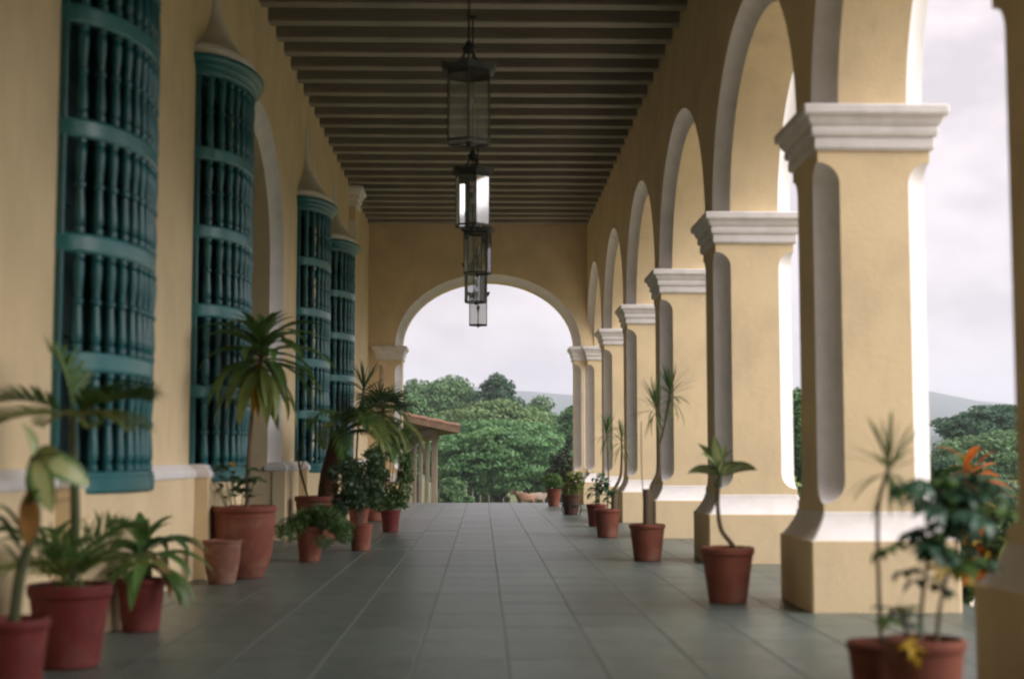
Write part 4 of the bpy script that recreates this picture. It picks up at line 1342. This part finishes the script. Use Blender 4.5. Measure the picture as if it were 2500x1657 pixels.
GARD = 'garden shrubs outside the arcade'
shrub('croton_shrub', (4.46, 12.25), 'orange and yellow leaved croton outside, beside the right edge of the picture', [LEAFORG, LEAF, LEAFYEL, LEAFDK, LEAFLT, LEAF, LEAFDK], 420, 0.34, 0.055, 0.5, 2.05, 61, GARD)
shrub('garden_shrub', (4.22, 12.95), 'dark green broad-leaved shrub outside, beyond the umbrella shrub pot', [LEAFBLUE, LEAFDK, LEAF], 420, 0.26, 0.12, 0.55, 1.9, 62, GARD)
shrub('garden_shrub', (5.6, 16.4), 'yellow-green shrub outside, low behind the orange croton', [LEAF, LEAFLT, LEAFDK], 140, 0.22, 0.08, 0.8, 1.25, 63, GARD)
shrub('garden_shrub', (5.55, 23.0), 'fresh green shrub outside, in the slit between the two nearest piers', [LEAF, LEAFLT], 150, 0.2, 0.08, 0.9, 2.0, 64, GARD)

# ------------------------------------------------------------------ trees
def tree(name, label, x_, y_, ztop, zbot, rx, ry, material, nl, seed, leaf=0.24, group=None, nclump=46, trunk=0.3, flat=0.7, cat='tree'):
    r2 = random.Random(seed)
    z0 = gz(x_, y_) - 0.15
    t = thing(name, (x_, y_, z0), label, cat, group)
    ct, cb = ztop - z0, zbot - z0
    cz, rz_ = (ct + cb) / 2, (ct - cb) / 2
    blobs = []
    for k in range(nclump):
        a = k * 2.39996 + r2.uniform(-0.3, 0.3)
        u = -0.80 + 1.78 * (k + 0.5) / nclump
        q = math.sqrt(max(0.0, 1 - u * u)) * 1.06 if u < 0 else max(0.0, 1 - u * u) ** 0.85
        sc_ = r2.uniform(0.62, 1.03)
        br = r2.uniform(0.20, 0.36)
        ax_ = r2.uniform(0.75, 1.3)
        blobs.append(((rx * q * math.cos(a) * sc_, ry * q * math.sin(a) * sc_, cz + rz_ * u * sc_), (rx * br * ax_, ry * br / ax_, max(0.25, rz_ * br * flat * r2.uniform(0.7, 1.3)))))
    for k in range(nclump // 4):
        a = r2.uniform(0, 6.28); q = r2.uniform(0, 0.55)
        blobs.append(((rx * q * math.cos(a), ry * q * math.sin(a), cz + rz_ * r2.uniform(-0.5, 0.5)), (rx * 0.26, ry * 0.26, rz_ * 0.24)))
    link('crown', quads_mesh('crown', leaf_cloud(r2, blobs, nl, leaf, 1.7, 0.75), material), t)
    mb = MB()
    mb.tube([(0, 0, 0), (0.03, 0, cb * 0.5), (0.0, 0, max(cb, 0.3) + 0.1), (0.05, 0.0, cz)], [trunk * 1.25, trunk, trunk * 0.85, trunk * 0.4], 10)
    for k in range(9):
        b_ = blobs[r2.randrange(len(blobs))][0]
        s0 = max(cb, 0.3) * r2.uniform(1.0, 1.25)
        mb.tube([(0, 0, s0), (b_[0] * 0.4, b_[1] * 0.4, s0 + (b_[2] - s0) * 0.55), b_], [trunk * 0.45, trunk * 0.28, trunk * 0.08], 6)
    mb.obj('trunk', BARK, t)
    return t


def PX(u, D): return (u - 1115) / 3286 * D
def PZ(v, D): return 1.2 + (1053 - v) / 3286 * D


GT = 'trees beyond the end arch'


def ptree(name, label, u0, u1, v0, v1, D, material, nl, seed, leaf=0.26, group=GT, **kw):
    x_ = PX((u0 + u1) / 2, D)
    rx = (u1 - u0) / 2 / 3286 * D
    return tree(name, label, x_, D, PZ(v0, D), PZ(v1, D), rx, rx * kw.pop('asp', 0.9), material, nl, seed, leaf, group, **kw)


ptree('spreading_tree', 'spreading fresh green tree in the meadow, front and centre in the end arch', 985, 1320, 962, 1158, 102, CR_FRESH, 42000, 71, 0.15, nclump=110, trunk=0.34, flat=0.42)
ptree('broad_tree', 'olive green broad tree rising right behind the spreading meadow tree', 1000, 1300, 926, 1110, 124, CR_YEL, 34000, 72, 0.17, nclump=90, flat=0.5)
ptree('pale_tree', 'grey-green tree filling the skyline left of the dark one', 880, 1150, 872, 1060, 150, CR_MID, 30000, 73, 0.20, nclump=80, flat=0.55)
ptree('dark_tree', 'darkest tall tree, its round top the highest in the end arch', 1070, 1222, 872, 1080, 143, CR_DARK, 22000, 74, 0.19, nclump=60)
ptree('slope_tree', 'mid green tree below the far hill, right of the dark tree', 1165, 1320, 930, 1120, 136, CR_MID, 20000, 75, 0.18, nclump=60)
ptree('edge_tree', 'green tree touching the right jamb of the end arch', 1278, 1390, 935, 1130, 118, CR_FRESH, 18000, 76, 0.16, nclump=60)
ptree('back_tree', 'dull green tree low in the gap under the far hill', 1210, 1365, 962, 1130, 160, CR_MID, 16000, 77, 0.2, nclump=60)
ptree('shed_tree', 'yellowish tree behind the shed roof', 880, 1045, 925, 1130, 112, CR_MID, 20000, 78, 0.16, nclump=60)
ptree('reddish_bush', 'dark reddish bush just outside, above the far right pots', 1262, 1342, 1040, 1150, 47, CR_RED, 3600, 79, 0.05, nclump=22, trunk=0.05, cat='bush')
ptree('low_bush', 'low dark bush between the shed post and the meadow trunk', 1000, 1085, 1105, 1185, 88, CR_MID, 6000, 80, 0.11, nclump=26, trunk=0.08, cat='bush')
GR = 'trees seen through the nearest arch'
ptree('umbrella_crowned_tree', 'dark dome-crowned tree at the right edge, against the pale hill', 2190, 2480, 938, 1035, 92, CR_DARK, 30000, 81, 0.13, GR, nclump=90, flat=0.5)
ptree('understory_tree', 'mid green tree below the dark dome crown on the right', 2150, 2480, 1003, 1130, 84, CR_MID, 28000, 82, 0.13, GR, nclump=90)
ptree('garden_tree', 'blue-green tree low behind the umbrella shrub on the right', 2090, 2330, 1060, 1200, 58, CR_DARK, 22000, 83, 0.09, GR, nclump=70)
ptree('near_tree', 'bright green tree showing in the slit beside the nearest whole pier', 1790, 1905, 905, 1160, 50, CR_FRESH, 18000, 84, 0.08, GR, nclump=50)

ptree('meadow_bush', 'broad low bush right of the meadow trunk, behind the cows', 1215, 1345, 1085, 1190, 124, CR_FRESH, 14000, 85, 0.13, nclump=40, trunk=0.1, cat='bush')
ptree('meadow_bush', 'low bush just left of the meadow trunk, behind the fence stakes', 1060, 1170, 1112, 1185, 126, CR_MID, 10000, 86, 0.13, nclump=36, trunk=0.1, cat='bush')

# ------------------------------------------------------------------ open shed with tiled roof
SX, SY, SD = -1.55, 46.0, -0.135
zg = -0.9
t = thing('open_shed', (SX, SY, 0), 'open shed of thin wooden posts under a sloping clay tile roof', 'shed')
for k in range(7):
    yy = 2.45 * k
    xx = SD * yy
    mb = MB()
    z0 = gz(SX + xx, SY + yy) - 0.2
    hw = 0.10 if k == 0 else 0.075
    mb.rect_loft(xx - hw, xx + hw, yy - hw, yy + hw, [(0.012, z0), (0, z0 + 0.3), (-0.006, 1.72)], 0, 0.02)
    mb.rect_loft(xx - 0.13, xx + 0.13, yy - 0.13, yy + 0.13, [(0, 1.72), (0.03, 1.76), (0.03, 1.86)], 0, 0.01)
    mb.obj('post', OLDWOOD, t)
mb = MB()
L_ = 15.6
mb.poly([(-0.1, -0.3, 1.86), (0.1, -0.3, 1.86), (0.1 + SD * L_, L_, 1.86), (-0.1 + SD * L_, L_, 1.86)])
for dx in (-0.1, 0.1):
    mb.quad((dx, -0.3, 1.86), (dx + SD * L_, L_, 1.86), (dx + SD * L_, L_, 2.06), (dx, -0.3, 2.06))
mb.quad((-0.1, -0.3, 1.86), (0.1, -0.3, 1.86), (0.1, -0.3, 2.06), (-0.1, -0.3, 2.06))
mb.obj('beam', OLDWOOD, t)
# roof deck: falls to the right
ROOFX0, ROOFX1 = -6.5, 0.82
rs = math.tan(R(12))
rz = lambda x_: 1.92 + (ROOFX1 - x_) * rs
mb = MB()
for k in range(2):
    dz = 0.0 if k == 0 else 0.22
    mb.quad((ROOFX1, -0.9, rz(ROOFX1) + dz), (ROOFX0, -0.9, rz(ROOFX0) + dz), (ROOFX0 + SD * 17, 16.1, rz(ROOFX0) + dz), (ROOFX1 + SD * 17, 16.1, rz(ROOFX1) + dz))
mb.quad((ROOFX1, -0.9, rz(ROOFX1)), (ROOFX0, -0.9, rz(ROOFX0)), (ROOFX0, -0.9, rz(ROOFX0) + 0.22), (ROOFX1, -0.9, rz(ROOFX1) + 0.22))
mb.quad((ROOFX1, -0.9, rz(ROOFX1)), (ROOFX1 + SD * 17, 16.1, rz(ROOFX1)), (ROOFX1 + SD * 17, 16.1, rz(ROOFX1) + 0.22), (ROOFX1, -0.9, rz(ROOFX1) + 0.22))
deck = mb.obj('roof', mat('brown_roof_timber', (0.20, 0.125, 0.085), 0.9, 0.25, 6), t)
# tile courses: barrel tiles in rows down the slope
mb = MB()
for j in range(14):
    u0, u1 = j / 14, (j + 1) / 14 + 0.015
    xa = ROOFX1 + (ROOFX0 - ROOFX1) * u0 + 0.03
    xb = ROOFX1 + (ROOFX0 - ROOFX1) * u1
    rows = []
    for x_, rr_, lift in ((xa, 0.10, 0.225), (xb, 0.085, 0.20)):
        rows.append([(x_, rr_ * math.cos(math.pi * q / 6), rz(x_) + lift + rr_ * 0.9 * math.sin(math.pi * q / 6)) for q in range(7)])
    mb.grid(rows, 0, True)
    mb.poly(rows[0], 0)
TROW = mb.mesh('tile_row', TILE)
for k in range(74):
    yy = -0.82 + 0.228 * k
    link('tile_row', TROW, deck, Matrix.Translation((SD * (yy + 0.9), yy, 0)))

# ------------------------------------------------------------------ fence stakes and cows in the meadow
ft = thing('stake_fence', (0.0, 116, gz(0, 116)), 'line of thin pale stakes with wires across the meadow', 'fence')
wires = [MB(), MB(), MB()]
prev = None
for k in range(26):
    xx = -4.5 + k * 0.62 + rnd.uniform(-0.1, 0.1)
    zt = gz(xx, 116) - gz(0, 116)
    m2_ = MB()
    m2_.tube([(xx, 0, zt - 0.2), (xx + rnd.uniform(-0.05, 0.05), 0, zt + rnd.uniform(1.35, 1.6))], 0.045, 6)
    m2_.obj('stake', STAKE, ft)
    if prev is not None:
        for mb, hh in zip(wires, (0.5, 0.95, 1.3)):
            mb.tube([(prev[0], 0, prev[1] + hh), (xx, 0, zt + hh)], 0.008, 4)
    prev = (xx, zt)
for mb in wires:
    mb.obj('wire', IRON, ft)


def cow(loc, rz_, label, hide, graze):
    me = bpy.data.meshes.new('cow')
    V, Eg, rad = [], [], []

    def add(p, r_, par=None):
        V.append(p); rad.append(r_)
        if par is not None: Eg.append((par, len(V) - 1))
        return len(V) - 1
    hip = add((-0.65, 0, 1.08), (0.30, 0.30))
    mid = add((-0.15, 0, 1.0), (0.36, 0.36), hip)
    che = add((0.42, 0, 1.02), (0.31, 0.31), mid)
    if graze:
        nk = add((0.85, 0, 0.95), (0.17, 0.17), che); hd = add((1.12, 0, 0.70), (0.13, 0.14), nk); mz = add((1.32, 0, 0.42), (0.085, 0.09), hd)
    else:
        nk = add((0.80, 0, 1.25), (0.17, 0.17), che); hd = add((1.08, 0, 1.42), (0.13, 0.14), nk); mz = add((1.40, 0, 1.26), (0.085, 0.09), hd)
    hv = V[hd]
    for sg in (-1, 1):
        add((hv[0] - 0.08, sg * 0.24, hv[2] + 0.06), (0.03, 0.05), hd)
        h1 = add((hv[0] - 0.02, sg * 0.10, hv[2] + 0.16), (0.025, 0.025), hd)
        add((hv[0] + 0.02, sg * 0.16, hv[2] + 0.30), (0.012, 0.012), h1)
        k1 = add((0.46, sg * 0.19, 0.58), (0.085, 0.085), che); k2 = add((0.47, sg * 0.18, 0.30), (0.06, 0.06), k1); add((0.50, sg * 0.18, 0.02), (0.065, 0.055), k2)
        s1 = add((-0.60, sg * 0.20, 0.66), (0.12, 0.12), hip); s2 = add((-0.76, sg * 0.19, 0.40), (0.065, 0.065), s1); add((-0.70, sg * 0.19, 0.02), (0.065, 0.055), s2)
    t1 = add((-0.95, 0, 1.10), (0.05, 0.05), hip); t2 = add((-1.02, 0, 0.75), (0.025, 0.025), t1); add((-1.02, 0, 0.42), (0.04, 0.04), t2)
    me.from_pydata(V, Eg, [])
    me.materials.append(hide)
    o = link('cow', me)
    o.location = (loc[0], loc[1], gz(*loc) - 0.01)
    o.rotation_euler = (0, 0, R(rz_))
    md = o.modifiers.new('skin', 'SKIN'); md.use_smooth_shade = True
    if not me.skin_vertices:
        bpy.context.view_layer.objects.active = o
    for i, r_ in enumerate(rad):
        me.skin_vertices[0].data[i].radius = r_
    me.skin_vertices[0].data[0].use_root = True
    o.modifiers.new('sub', 'SUBSURF').render_levels = 2
    o.modifiers['sub'].levels = 1
    return tag(o, label, 'cow', 'cows in the meadow')


cow((PX(1213, 108), 108), 215, 'tan cow standing in the meadow, left of the pair', COWTAN, False)
cow((PX(1240, 111), 111), 20, 'pale grey-tan cow standing behind the tan one', COWPALE, False)

# ------------------------------------------------------------------ haze
hz = MB()
hz.box(-3450, 3450, -3450, 3450, -16, 175, 0)
HZ = bpy.data.materials.new('pale_haze')
HZ.use_nodes = True
t = HZ.node_tree
t.nodes.remove(t.nodes['Principled BSDF'])
pv = t.nodes.new('ShaderNodeVolumePrincipled')
pv.inputs['Color'].default_value = (0.85, 0.88, 1.0, 1)
pv.inputs['Density'].default_value = 0.00036
pv.inputs['Anisotropy'].default_value = 0.2
t.links.new(pv.outputs[0], t.nodes['Material Output'].inputs['Volume'])
tag(hz.obj('haze', HZ), kind='stuff')
